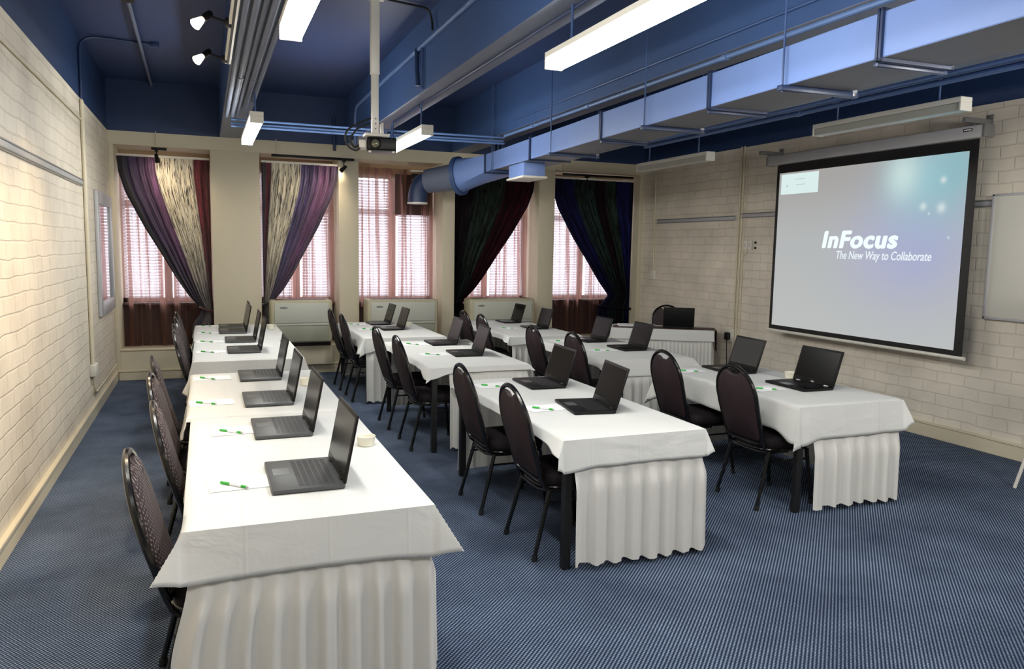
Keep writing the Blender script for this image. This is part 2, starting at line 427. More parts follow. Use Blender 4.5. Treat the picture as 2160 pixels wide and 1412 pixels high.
# skirting boards with a stepped top
def skirt_profile(name, pts):
    mb = MB()
    for p in pts: mb.box(*p, 0.004, 1)
    return struct(mb.obj(name, M_skirt_paint))
skirt_profile('baseboard_left', [(XL, XL + 0.022, YF, YB, 0, 0.115), (XL, XL + 0.035, YF, YB, 0.115, 0.14)])
skirt_profile('baseboard_right', [(XR - 0.022, XR, YF, YB, 0, 0.13), (XR - 0.032, XR, YF, YB, 0.13, 0.155)])
skirt_profile('baseboard_back', [(XL + 0.03, XR - 0.04, YB - 0.022, YB, 0, 0.11), (XL + 0.03, XR - 0.04, YB - 0.032, YB, 0.11, 0.135)])
mb = MB(); mb.box(WIN[0][0], WIN[0][1], YB - 0.018, YB + 0.1, 0.387, 0.41, 0.004); struct(mb.obj('trim_1', M_skirt_paint))

# ceiling beams
BEAMS = [(0.22, 0.50), (1.86, 2.12), (3.42, 3.68), (5.02, 5.28)]
for a, b in BEAMS:
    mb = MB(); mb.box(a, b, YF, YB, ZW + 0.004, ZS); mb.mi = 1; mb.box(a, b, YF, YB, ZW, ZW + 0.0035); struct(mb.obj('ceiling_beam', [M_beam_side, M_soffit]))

# windows: frames with mullion and transom, panes, blinds
M_glass, nt, out = new_mat('window_glass')
tp = N(nt, 'ShaderNodeBsdfTransparent'); gl = N(nt, 'ShaderNodeBsdfGlossy', Roughness=0.02); mx = N(nt, 'ShaderNodeMixShader'); mx.inputs[0].default_value = 0.05
L(nt, tp.outputs[0], mx.inputs[1]); L(nt, gl.outputs[0], mx.inputs[2]); L(nt, mx.outputs[0], out.inputs['Surface'])
M_blind, nt, out = new_mat('blind_white')
d = N(nt, 'ShaderNodeBsdfDiffuse'); d.inputs['Color'].default_value = lin(236, 236, 240); t = N(nt, 'ShaderNodeBsdfTranslucent'); t.inputs['Color'].default_value = lin(236, 234, 240)
no = N(nt, 'ShaderNodeTexNoise', Scale=3.0); r_ = ramp(nt, [(0.3, (0.45, 0.45, 0.45, 1)), (0.7, (0.6, 0.6, 0.6, 1))]); L(nt, no.outputs['Fac'], r_.inputs[0])
mx = N(nt, 'ShaderNodeMixShader'); L(nt, r_.outputs['Color'], mx.inputs[0]); L(nt, d.outputs[0], mx.inputs[1]); L(nt, t.outputs[0], mx.inputs[2]); L(nt, mx.outputs[0], out.inputs['Surface'])
WDESC = ['behind the brown sheer beside the brick left wall', 'behind the purple and gold curtain', 'behind the full-width pink sheer of the middle window', 'behind the near-black curtain over the wall heater', 'behind the navy curtain in the far corner']
for k, (a, b) in enumerate(WIN):
    w = struct(empty('window_%d' % (k + 1), ((a + b) / 2, YW, SILL)))
    hw = (b - a) / 2; z1 = 2.86 - SILL
    mb = MB()
    for s in (-1, 1): mb.box(s * hw, s * (hw - 0.06), -0.0, 0.06, 0, z1)
    mb.box(-hw, hw, 0, 0.06, 0, 0.06); mb.box(-hw, hw, 0, 0.06, z1 - 0.06, z1)
    mb.box(-0.05, 0.05, -0.005, 0.065, 0, z1)
    mb.box(-hw, hw, -0.003, 0.06, 1.28, 1.36)
    mb.obj('window_frame', M_winframe, w)
    if k == 2:
        mb = MB(); mb.box(0.02, hw - 0.02, -0.085, -0.075, 1.30, z1 + 0.02); mb.obj('blanking_panel', M_brown, w)
    mb = MB(); mb.box(-hw + 0.05, hw - 0.05, 0.068, 0.074, 0.05, z1 - 0.05); mb.obj('pane', M_glass, w)
    mb = MB(); mb.box(-hw, hw, -0.16, 0.0, -0.03, 0.0, 0.006); mb.obj('window_sill', M_brown, w)
    bl = thing('window_blind', 'white horizontal slat blind ' + WDESC[k], 'blind', ((a + b) / 2, YW - 0.05, SILL + 0.03), 0, 'slat blinds in the back windows')
    mb = MB(); n = 42; R = Matrix.Rotation(math.radians(58), 4, 'X')
    for i in range(n):
        z = 0.05 + i * (1.80 - 0.06) / n
        T = Matrix.Translation((0, 0, z)) @ R
        for x0, x1 in ((-hw + 0.03, -0.07), (0.07, hw - 0.03)):
            mb.box(x0, x1, -0.021, 0.021, -0.0008, 0.0008, M=T)
    mb.obj('slats', M_blind, bl)
    mb = MB(); mb.box(-hw + 0.02, hw - 0.02, -0.025, 0.025, 1.79, 1.83, 0.004); mb.obj('headrail', M_white_metal, bl)
    mb = MB()
    for x in (-hw * 0.75, -hw * 0.3, hw * 0.3, hw * 0.75): mb.tube([(x, -0.022, 0.05), (x, -0.022, 1.79)], 0.0015, 5)
    mb.obj('ladder_cords', M_white_metal, bl)

# ------------------------------------------------------------------ curtains
M_sheer = sheer_mat()
def sheer(a, b, z0, z1, label, seed):
    rng = random.Random(seed); p1, p2, p3 = [rng.uniform(0, 6) for _ in range(3)]
    n = int((b - a) / 0.17)
    def fn(u, v):
        x = a + (b - a) * u + 0.012 * math.sin(2 * PI * u * n * 2 + p1)
        y = 11.43 + 0.028 * math.sin(2 * PI * u * n + p1 + 0.5 * math.sin(3 * v + p2)) + 0.012 * math.sin(2 * PI * u * n * 0.37 + p3 + 2 * v)
        return (x, y, z0 + (z1 - z0) * v)
    mb = MB(); mb.grid(fn, n * 12, 14)
    return tag(mb.obj('sheer_curtain', M_sheer, angle=180), label, 'curtain', 'sheer curtains along the window wall')
sheer(-1.02, 0.10, 0.40, 2.93, 'brown sheer curtain hanging to the low wall beside the brick left wall', 1)
sheer(0.72, 1.80, 0.93, 2.93, 'pink-brown sheer curtain behind the swept purple and gold curtain', 2)
sheer(2.06, 3.30, 0.90, 2.95, 'pink-brown sheer curtain alone across the middle window above a heater', 3)
sheer(3.50, 4.86, 0.93, 2.93, 'pink-brown sheer curtain behind the near-black curtain with a maroon edge', 4)
sheer(5.12, 6.58, 0.41, 2.93, 'pink-brown sheer curtain reaching low beside the navy corner curtain', 5)

def drape(x_fix, x_free, z_top, z_tie, z_bot, mat, label, seed, wid_tie=0.16, wid_bot=0.27, y0=11.24):
    """curtain gathered to the fixed side at a tie-back; u runs from the fixed edge to the free edge"""
    rng = random.Random(seed); ph = [rng.uniform(0, 6.28) for _ in range(6)]
    W = x_free - x_fix
    def width(z):
        if z >= z_tie:
            t = (z_top - z) / (z_top - z_tie)
            return interp([(0, 1.0), (0.10, 0.985), (0.22, 0.92), (0.44, 0.73), (0.62, 0.55), (0.78, 0.40), (0.90, 0.27), (1.0, wid_tie)], t)
        t = (z_tie - z) / (z_tie - z_bot)
        return wid_tie + (wid_bot - wid_tie) * smooth(0, 0.5, t)
    nf = 11
    def fn(u, v):
        z = z_top + (z_bot - z_top) * v
        w = width(z)
        sag = 0.0
        if z >= z_tie:
            t = (z_top - z) / (z_top - z_tie); sag = 0.10 * u * t * (1 - t)
        x = x_fix + W * w * (u ** (1 + 0.25 * (1 - w)))
        a = 0.028 * (0.55 + 0.6 * (1 - w)) 
        y = y0 + a * math.sin(2 * PI * u * nf + ph[0] + 0.7 * math.sin(2.2 * v + ph[1])) + 0.012 * math.sin(2 * PI * u * 4.3 + ph[2] + 2 * v)
        y += 0.008 * math.sin(2 * PI * u * 29 + ph[3] + 5 * v)
        pinch = math.exp(-((z - z_tie) / 0.10) ** 2)
        y = y0 + (y - y0) * (1 - 0.6 * pinch) - 0.05 * (1 - w) * math.sin(PI * u)
        return (x, y, z - sag)
    t = thing('draped_curtain', label, 'curtain', (0, 0, 0), 0, 'tied-back curtains along the window wall')
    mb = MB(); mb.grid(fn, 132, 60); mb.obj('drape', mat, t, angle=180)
    # tie-back band and heading rail
    zz = z_tie; ww = W * wid_tie
    pts = [(x_fix + ww * 0.5 + (abs(ww) * 0.5 + 0.012) * math.cos(2 * PI * i / 24), y0 - 0.02 + 0.075 * math.sin(2 * PI * i / 24), zz + 0.03 * math.cos(2 * PI * i / 24) * (1 if W > 0 else -1)) for i in range(24)]
    mb = MB(); mb.tube(pts, 0.018, 8, closed=True); mb.obj('tie_band', mat, t)
    mb = MB(); mb.box(min(x_fix, x_free), max(x_fix, x_free), y0 - 0.012, y0 + 0.03, z_top + 0.002, z_top + 0.03, 0.004); mb.obj('curtain_track', M_white_metal, t)
    return t
crim, gold = lin(122, 14, 40), lin(238, 228, 204)
navy, purp, magn, viol = lin(28, 24, 44), lin(82, 54, 94), lin(122, 74, 120), lin(92, 82, 128)
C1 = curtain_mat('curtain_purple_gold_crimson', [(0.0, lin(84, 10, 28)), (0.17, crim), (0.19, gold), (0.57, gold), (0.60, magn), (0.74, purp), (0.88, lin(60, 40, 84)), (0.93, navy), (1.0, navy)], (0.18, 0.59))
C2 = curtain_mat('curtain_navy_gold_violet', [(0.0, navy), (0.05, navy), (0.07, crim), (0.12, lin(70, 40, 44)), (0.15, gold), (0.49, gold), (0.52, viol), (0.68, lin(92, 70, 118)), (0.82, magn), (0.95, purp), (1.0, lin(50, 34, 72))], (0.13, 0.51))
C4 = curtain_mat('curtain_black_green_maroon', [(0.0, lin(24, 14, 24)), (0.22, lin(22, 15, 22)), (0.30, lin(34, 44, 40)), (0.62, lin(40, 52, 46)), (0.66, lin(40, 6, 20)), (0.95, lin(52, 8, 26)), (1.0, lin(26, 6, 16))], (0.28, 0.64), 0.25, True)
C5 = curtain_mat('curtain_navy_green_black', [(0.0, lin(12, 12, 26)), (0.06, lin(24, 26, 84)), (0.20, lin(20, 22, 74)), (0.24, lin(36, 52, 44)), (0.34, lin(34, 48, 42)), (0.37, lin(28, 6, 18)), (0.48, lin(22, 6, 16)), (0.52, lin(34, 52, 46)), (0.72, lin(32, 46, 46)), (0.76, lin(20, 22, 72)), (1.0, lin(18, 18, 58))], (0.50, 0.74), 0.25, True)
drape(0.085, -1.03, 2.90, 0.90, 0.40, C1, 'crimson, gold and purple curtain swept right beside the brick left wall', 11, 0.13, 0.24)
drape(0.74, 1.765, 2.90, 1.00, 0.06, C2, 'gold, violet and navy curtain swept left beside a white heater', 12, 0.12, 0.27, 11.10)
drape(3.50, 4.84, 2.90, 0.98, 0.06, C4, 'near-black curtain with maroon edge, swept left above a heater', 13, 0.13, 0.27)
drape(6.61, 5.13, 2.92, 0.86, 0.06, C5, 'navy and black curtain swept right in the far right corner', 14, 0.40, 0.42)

# ------------------------------------------------------------------ wall heaters under the windows
def heater(x0, x1, label, z0=0.47):
    t = thing('wall_heater', label, 'heater', ((x0 + x1) / 2, 10.87, z0), 0, 'wall heaters under the windows')
    hw = (x1 - x0) / 2; H = 1.05 - z0
    mb = MB(); mb.box(-hw, hw, -0.15, 0.165, 0, H, 0.03, 4); mb.obj('cabinet', M_heater_cream, t)
    mb = MB(); mb.box(-hw + 0.05, hw - 0.05, -0.165, -0.149, 0.27, H - 0.035, 0.02, 3); mb.obj('upper_panel', M_heater, t)
    mb = MB(); mb.box(-hw + 0.05, hw - 0.05, -0.160, -0.149, 0.02, 0.235, 0.006, 2)
    mb.obj('lower_grille', M_heater_low, t)
    mb = MB(); mb.box(-hw + 0.05, hw - 0.05, -0.168, -0.149, 0.238, 0.266, 0.004, 2); mb.obj('panel_joint', M_heater, t)
    mb = MB()
    for i in range(26):
        x = -hw + 0.08 + i * (2 * hw - 0.16) / 25
        mb.box(x - 0.006, x + 0.006, -0.10, 0.10, H + 0.001, H + 0.006)
    mb.obj('top_grille', M_brown, t)
    Mx = Matrix.Translation((-hw + 0.17, -0.166, H - 0.10)) @ Matrix.Rotation(PI / 2, 4, 'X') @ Matrix.Diagonal((1.9, 0.55, 1, 1))
    mb = MB(); mb.lathe([(0.028, 0), (0.028, 0.003), (0.0, 0.003)], 24, M=Mx); mb.obj('badge', M_alu_dark, t)
    return t
heater(0.80, 1.62, 'white wall heater beside the purple curtain, over a shadowed recess')
heater(2.10, 3.13, 'white wall heater under the middle window, behind the middle table row')
heater(3.62, 4.66, 'white wall heater below the near-black curtain')
for x0, x1 in ((1.0, 1.62),):  # dark block put in for the shade in the gap under the heater
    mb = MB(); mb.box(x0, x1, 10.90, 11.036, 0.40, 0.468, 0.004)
    o = mb.obj('heater_gap_shade', M_brown); tag(o, 'dark block for the shaded gap under the white heater at the gold and violet curtain', 'bracket')
mb = MB(); mb.box(0.8, 1.64, 10.9, 11.0, 0.138, 0.40, 0.004); 
tag(mb.obj('pipe_boxing', M_plaster), 'cream boxed-in pipe casing below the heater beside the purple curtain', 'boxing')

# ------------------------------------------------------------------ tables, cloths and skirts
ZT = 0.765
def cloth_obj(x0, x1, y0, y1, drops, label, rot=0.0, piv=None, corners=None, seed=0, sideflare=0.03, lift=0.0):
    """drops: left, right, front, back; corners: dict 'fl','fr','bl','br' -> (outward, lower)"""
    dl, dr, df, db = drops; corners = corners or {}
    rng = random.Random(seed); ph = [rng.uniform(0, 6.28) for _ in range(8)]
    e = 0.016
    X0, X1, Y0, Y1 = x0 - e, x1 + e, y0 - e, y1 + e
    cl = {k: corners.get(k, (0.05, 0.0)) for k in ('fl', 'fr', 'bl', 'br')}
    nx, ny, nd, nc = 48, 70, 10, 0
    def breaks(a, b, n, d0, d1):
        out = []
        for i in range(nd, 0, -1): out.append(('-', i / nd))
        for i in range(n + 1): out.append(('0', i / n))
        for i in range(1, nd + 1): out.append(('+', i / nd))
        return out
    bx, by = breaks(X0, X1, nx, dl, dr), breaks(Y0, Y1, ny, df, db)
    def pos(cx, cy):
        (kx, tx), (ky, ty) = cx, cy
        px = {'-': X0, '+': X1}.get(kx, X0 + (X1 - X0) * tx)
        py = {'-': Y0, '+': Y1}.get(ky, Y0 + (Y1 - Y0) * ty)
        sx = tx if kx != '0' else 0.0; sy = ty if ky != '0' else 0.0
        Dx = dl if kx == '-' else dr; Dy = df if ky == '-' else db
        ox = oy = 0.0; z = ZT + lift
        if kx == '0' and ky == '0':
            # soften the edges
            q = min(px - X0, X1 - px, py - Y0, Y1 - py)
            z -= 0.008 * max(0.0, 1 - q / 0.016) ** 2
            z += 0.0006 * math.sin(9 * px + ph[0]) * math.sin(7 * py + ph[1])
            return (px, py, z)
        def edge(along, length, phv, D):
            return 0.004 * math.sin(along * 13 + phv) + 0.002 * math.sin(along * 31 + phv * 2)
        if ky == '0' or kx == '0':
            side = kx if ky == '0' else ky
            s = sx if ky == '0' else sy; D = Dx if ky == '0' else Dy
            al = py if ky == '0' else px
            d = D * (1 + 0.02 * math.sin(al * 3.1 + ph[2]) + 0.015 * math.sin(al * 7 + ph[3]))
            flare = (sideflare if ky == '0' else 0.0) + 0.016
            off = flare * s * (0.8 + 0.2 * math.sin(al * 4.2 + ph[4])) + edge(al, 1, ph[5], D) * s
            # blend to corner flare
            c0, c1 = (('fl', 'bl') if kx == '-' else ('fr', 'br')) if ky == '0' else (('fl', 'fr') if ky == '-' else ('bl', 'br'))
            lo, hi = (Y0, Y1) if ky == '0' else (X0, X1)
            w0 = (1 - smooth(0, 0.26, al - lo)) ** 1.5; w1 = (1 - smooth(0, 0.26, hi - al)) ** 1.5
            off += s * (w0 * cl[c0][0] + w1 * cl[c1][0]) * (0.55 if ky == '0' else 0.10)
            d += w0 * cl[c0][1] * 0.6 + w1 * cl[c1][1] * 0.6
            off = max(off, 0.012 * s)
            zz = ZT + lift - 0.008 - d * s
            sg = -1 if side == '-' else 1
            return (px + sg * off, py, zz) if ky == '0' else (px, py + sg * off, zz)
        # corner patch: hangs as a fold
        c = ('f' if ky == '-' else 'b') + ('l' if kx == '-' else 'r')
        o, low = cl[c]
        sgx = -1 if kx == '-' else 1; sgy = -1 if ky == '-' else 1
        s = max(sx, sy)
        m = min(sx, sy) / s if s > 0 else 0
        D = (Dx * sx + Dy * sy) / (sx + sy)
        off_edge = o * 0.55 * s; off_c = o * s
        k = m
        oxx = off_edge * (1 if sx >= sy else 0) ; 
        if sx >= sy:      # belongs to the side face
            ax = off_edge + (off_c - off_edge) * k; ay = (off_c * 0.30) * k
        else:
            ay = o * 0.10 * s * (1 - k) + off_c * 0.30 * k; ax = off_c * k
        ax += 0.012 * s * (1 - k) if sx >= sy else 0.0; ay += 0.026 * s
        zz = ZT + lift - 0.008 - s * (D + low * (0.6 + 0.4 * k))
        return (px + sgx * ax, py + sgy * ay, zz)
    mb = MB(); idx = {}
    for j, cy in enumerate(by):
        for i, cx in enumerate(bx):
            idx[i, j] = len(mb.v); mb.v.append(pos(cx, cy))
    for j in range(len(by) - 1):
        for i in range(len(bx) - 1):
            q = [idx[i, j], idx[i + 1, j], idx[i + 1, j + 1], idx[i, j + 1]]
            mb.face(q)
    o = mb.obj('tablecloth', M_cloth, angle=60)
    mod = o.modifiers.new('thickness', 'SOLIDIFY'); mod.thickness = 0.0022; mod.offset = -1
    tag(o, label, 'tablecloth', 'white tablecloths')
    return o

def table(x0, x1, y0, y1, label, skirts, cat='table', group='training tables', seed=0, loc=None, rz=0.0, inset=0.035, pleat=0.092, vs=0.2, spread=0.0):
    """skirts: list of polylines (local), pleated from z 0.04 to the top"""
    cx, cy = (x0 + x1) / 2, (y0 + y1) / 2
    hx, hy = (x1 - x0) / 2, (y1 - y0) / 2
    t = thing('trestle_table', label, cat, loc or (cx, cy, 0), rz, group)
    mb = MB(); mb.box(-hx, hx, -hy, hy, ZT - 0.042, ZT - 0.0145, 0.004, 1)
    mb.obj('tabletop', M_blackmatt, t)
    for sx in (-1, 1):
        for sy in (-1, 1):
            mb = MB(); px, py = sx * (hx - (inset if sx < 0 else 0.035)), sy * (hy - 0.035)
            mb.box(px - 0.024, px + 0.024, py - 0.024, py + 0.024, 0.0, ZT - 0.043, 0.004, 1)
            mb.obj('leg', M_blackmatt, t)
    rng = random.Random(seed)
    for poly in skirts:
        P = [Vector((p[0], p[1], 0)) for p in poly]
        seg = [(P[i + 1] - P[i]).length for i in range(len(P) - 1)]; T = sum(seg)
        ph = [rng.uniform(0, 6.28) for _ in range(5)]
        n = int(T / 0.0085)
        def at(s):
            for i, l in enumerate(seg):
                if s <= l or i == len(seg) - 1:
                    d = (P[i + 1] - P[i]).normalized(); return P[i] + d * min(s, l), Vector((d.y, -d.x, 0))
                s -= l
        def fn(u, v):
            p, nr = at(u * T)
            s = u * T
            a = 0.005 * smooth(0, 0.1, v) + (0.009 + pleat * 0.15) * smooth(vs, vs + 0.22, v)
            wv = math.sin(2 * PI * s / pleat + 1.3 * math.sin(s * 5.3 + ph[0]) + ph[1] + 0.25 * v * math.sin(s * 3 + ph[4])) + 0.30 * math.sin(2 * PI * s / (pleat * 0.46) + ph[2]) + 0.45 * math.sin(2 * PI * s / (pleat * 2.6) + ph[3])
            wv = math.copysign(abs(wv) ** 0.75, wv)
            off = 0.003 + a * (0.9 + 0.55 * wv) + 0.012 * v * v
            z = (ZT - 0.046) + (0.035 + 0.006 * math.sin(s * 6 + ph[4]) - 0.005 * wv - (ZT - 0.046)) * v
            q = p + nr * off
            if spread: q.x -= spread * smooth(vs - 0.05, 0.75, v) * max(0.0, 1 - s / 0.5)
            return (q.x, q.y, z)
        mb = MB(); mb.grid(fn, n, 22); mb.obj('table_skirt', M_clothskirt, t, angle=180)
    return t

def hs(x0, x1, y0, y1): return (x1 - x0) / 2, (y1 - y0) / 2
ORD = ['nearest the camera', 'second from the camera', 'third from the camera', 'fourth from the camera', 'fifth from the camera', 'sixth from the camera', 'seventh from the camera', 'farthest from the camera']
ROWL, ROWM, ROWR = 'left wall row', 'middle row', 'screen-side row'
def ordl(i, n): return ORD[7] if i == n - 1 else ORD[i]

# left row: four tables
LT = [(-0.085, 0.83, 2.94, 4.82), (-0.11, 0.81, 4.90, 6.50), (-0.11, 0.82, 7.24, 8.86), (-0.12, 0.82, 8.97, 10.42)]
for i, (a, b, c, d) in enumerate(LT):
    hx, hy = hs(a, b, c, d)
    sk = []
    if i == 0: sk.append([(-hx, -hy), (hx, -hy), (hx, hy)])
    elif i == 2: sk.append([(-hx, -hy), (hx, -hy), (hx, hy)])
    else: sk.append([(hx, -hy), (hx, hy)] if i == 1 else [(hx, -hy), (hx, hy), (-hx, hy)])
    table(a, b, c, d, 'white-skirted table, %s in the %s' % (ordl(i, 4), ROWL), sk, seed=20 + i, inset=0.45, vs=0.22, spread=0.07 if i == 0 else 0.0)
cloth_obj(*LT[0], (0.14, 0.16, 0.195, 0.02), 'white tablecloth over the table nearest the camera, left wall row', corners={'fl': (0.11, 0.0), 'fr': (0.11, 0.01), 'bl': (0.0, 0), 'br': (0.0, 0)}, seed=1, sideflare=0.0)
cloth_obj(*LT[1], (0.13, 0.16, 0.02, 0.18), 'creamy white tablecloth over the second table, left wall row', corners={'fl': (0.02, 0), 'fr': (0.01, 0), 'bl': (0.05, 0), 'br': (0.05, 0)}, seed=2, sideflare=0.02)
cloth_obj(*LT[2], (0.14, 0.16, 0.20, 0.02), 'white tablecloth over the third table from camera, left wall row', corners={'fl': (0.04, 0), 'fr': (0.06, 0), 'bl': (0.0, 0), 'br': (0.0, 0)}, seed=3, sideflare=0.0)
cloth_obj(*LT[3], (0.14, 0.16, 0.02, 0.18), 'white tablecloth over the farthest table, left wall row', corners={'fl': (0.02, 0), 'fr': (0.0, 0), 'bl': (0.04, 0), 'br': (0.05, 0)}, seed=4, sideflare=0.0)

# middle row and screen-side row
MT = [(1.82, 2.72, 3.73, 5.68), (1.80, 2.70, 6.36, 8.22), (1.67, 2.60, 8.64, 10.46)]
RT = [(3.76, 4.68, 4.06, 5.82), (3.52, 4.44, 6.32, 8.10), (3.34, 4.26, 8.40, 10.38)]
for i, (a, b, c, d) in enumerate(MT):
    hx, hy = hs(a, b, c, d)
    x_start = [-hx + 0.055, -hx + 0.16, -hx + 0.0][i]
    sk = [[(x_start, -hy), (hx, -hy), (hx, hy), (-hx + 0.02, hy)]]
    table(a, b, c, d, ('black-legged table under a white cloth, %s in the ' % ordl(i, 3)) + ROWM, sk, seed=30 + i, vs=[0.16, 0.03, 0.12][i], pleat=[0.125, 0.06, 0.09][i])
for i, (a, b, c, d) in enumerate(RT):
    hx, hy = hs(a, b, c, d)
    x_start = [-hx + 0.12, -hx + 0.14, -hx + 0.02][i]
    sk = [[(x_start, -hy), (hx, -hy), (hx, hy), (-hx + 0.02, hy)]]
    table(a, b, c, d, ('black-legged table under a white cloth, %s in the ' % ordl(i, 3)) + ROWR, sk, seed=40 + i, vs=[0.26, 0.15, 0.06][i], pleat=[0.125, 0.09, 0.08][i])
cloth_obj(*MT[0], (0.05, 0.10, 0.16, 0.14), 'creased white tablecloth over the table nearest the camera in the middle row', corners={'fl': (0.05, 0.05), 'fr': (0.045, 0.0), 'bl': (0.03, 0), 'br': (0.03, 0)}, seed=5, sideflare=0.012)
cloth_obj(*MT[1], (0.045, 0.06, 0.045, 0.05), 'white tablecloth with short overhang over the second table in the middle row', corners={'fl': (0.05, 0.08), 'fr': (0.04, 0.0), 'bl': (0.03, 0), 'br': (0.03, 0)}, seed=6, sideflare=0.012)
cloth_obj(*MT[2], (0.13, 0.10, 0.13, 0.06), 'white tablecloth over the table farthest from the camera in the middle row', corners={'fl': (0.07, 0.08), 'fr': (0.05, 0.0), 'bl': (0.03, 0), 'br': (0.03, 0)}, seed=7, sideflare=0.03)
cloth_obj(*RT[0], (0.19, 0.10, 0.225, 0.20), 'white tablecloth with deep overhang over the near table by the projection screen', corners={'fl': (0.09, 0.08), 'fr': (0.07, 0.0), 'bl': (0.10, 0.14), 'br': (0.04, 0)}, seed=8, sideflare=0.02)
cloth_obj(*RT[1], (0.07, 0.12, 0.15, 0.10), 'white tablecloth over the middle table of the screen-side row', corners={'fl': (0.06, 0.02), 'fr': (0.14, 0.03), 'bl': (0.03, 0), 'br': (0.03, 0)}, seed=9, sideflare=0.012)
cloth_obj(*RT[2], (0.05, 0.10, 0.09, 0.06), 'white tablecloth over the farthest table of the screen-side row', corners={'fl': (0.04, 0.02), 'fr': (0.08, 0.02), 'bl': (0.03, 0), 'br': (0.03, 0)}, seed=10, sideflare=0.012)

# presenter's table, turned towards the class
PA = math.radians(-31)
PT = (5.80, 8.98)
table(-0.66, 0.66, -0.27, 0.27, 'white-skirted presenter table set at an angle below the navy curtain', [[(-0.66, 0.27), (-0.66, -0.27), (0.66, -0.27), (0.66, 0.27)]], group=None, seed=50, loc=(PT[0], PT[1], 0), rz=PA, pleat=0.05, vs=0.13)
o = cloth_obj(-0.66, 0.66, -0.27, 0.27, (0.14, 0.14, 0.14, 0.10), 'white tablecloth with an even overhang on the angled presenter table', corners={'fl': (0.01, 0), 'fr': (0.0, 0.0), 'bl': (0.01, 0), 'br': (0.0, 0)}, seed=51, sideflare=0.0)
o.location = (PT[0], PT[1], 0); o.rotation_euler = (0, 0, PA)
def loc_p(x, y, z=0.0):
    c, s = math.cos(PA), math.sin(PA)
    return (PT[0] + c * x - s * y, PT[1] + s * x + c * y, z)
# runner: dark red-brown patterned strip lying along the table and falling over its right end
m, nt, out = new_mat('runner_brown_pattern')
b_ = N(nt, 'ShaderNodeBsdfPrincipled', Roughness=0.7); vo = N(nt, 'ShaderNodeTexVoronoi', Scale=38.0); tc = N(nt, 'ShaderNodeTexCoord'); L(nt, tc.outputs['Object'], vo.inputs['Vector'])
r_ = ramp(nt, [(0.2, lin(30, 18, 20)), (0.6, lin(74, 44, 42)), (0.9, lin(120, 92, 80))]); L(nt, vo.outputs['Distance'], r_.inputs[0]); L(nt, r_.outputs['Color'], b_.inputs['Base Color']); L(nt, b_.outputs['BSDF'], out.inputs['Surface'])
M_runner = m
mb = MB()
def runner(u, v):
    s = u * 1.66
    y = -0.255 + 0.34 * v
    if s < 1.365: return (-0.655 + s * 1.377 / 1.365, y, ZT + 0.004 + 0.001 * math.sin(9 * s))
    d = s - 1.365
    return (0.722 + 0.03 * d + 0.008 * math.sin(30 * y), y + 0.05 * d * (0.5 - v), ZT + 0.004 - d)
mb.grid(runner, 60, 12); o = mb.obj('table_runner', M_runner, angle=60)
o.modifiers.new('thickness', 'SOLIDIFY').thickness = 0.002
o.location = (PT[0], PT[1], 0); o.rotation_euler = (0, 0, PA)
tag(o, 'dark brown patterned runner along the presenter table, hanging over its right end', 'runner')

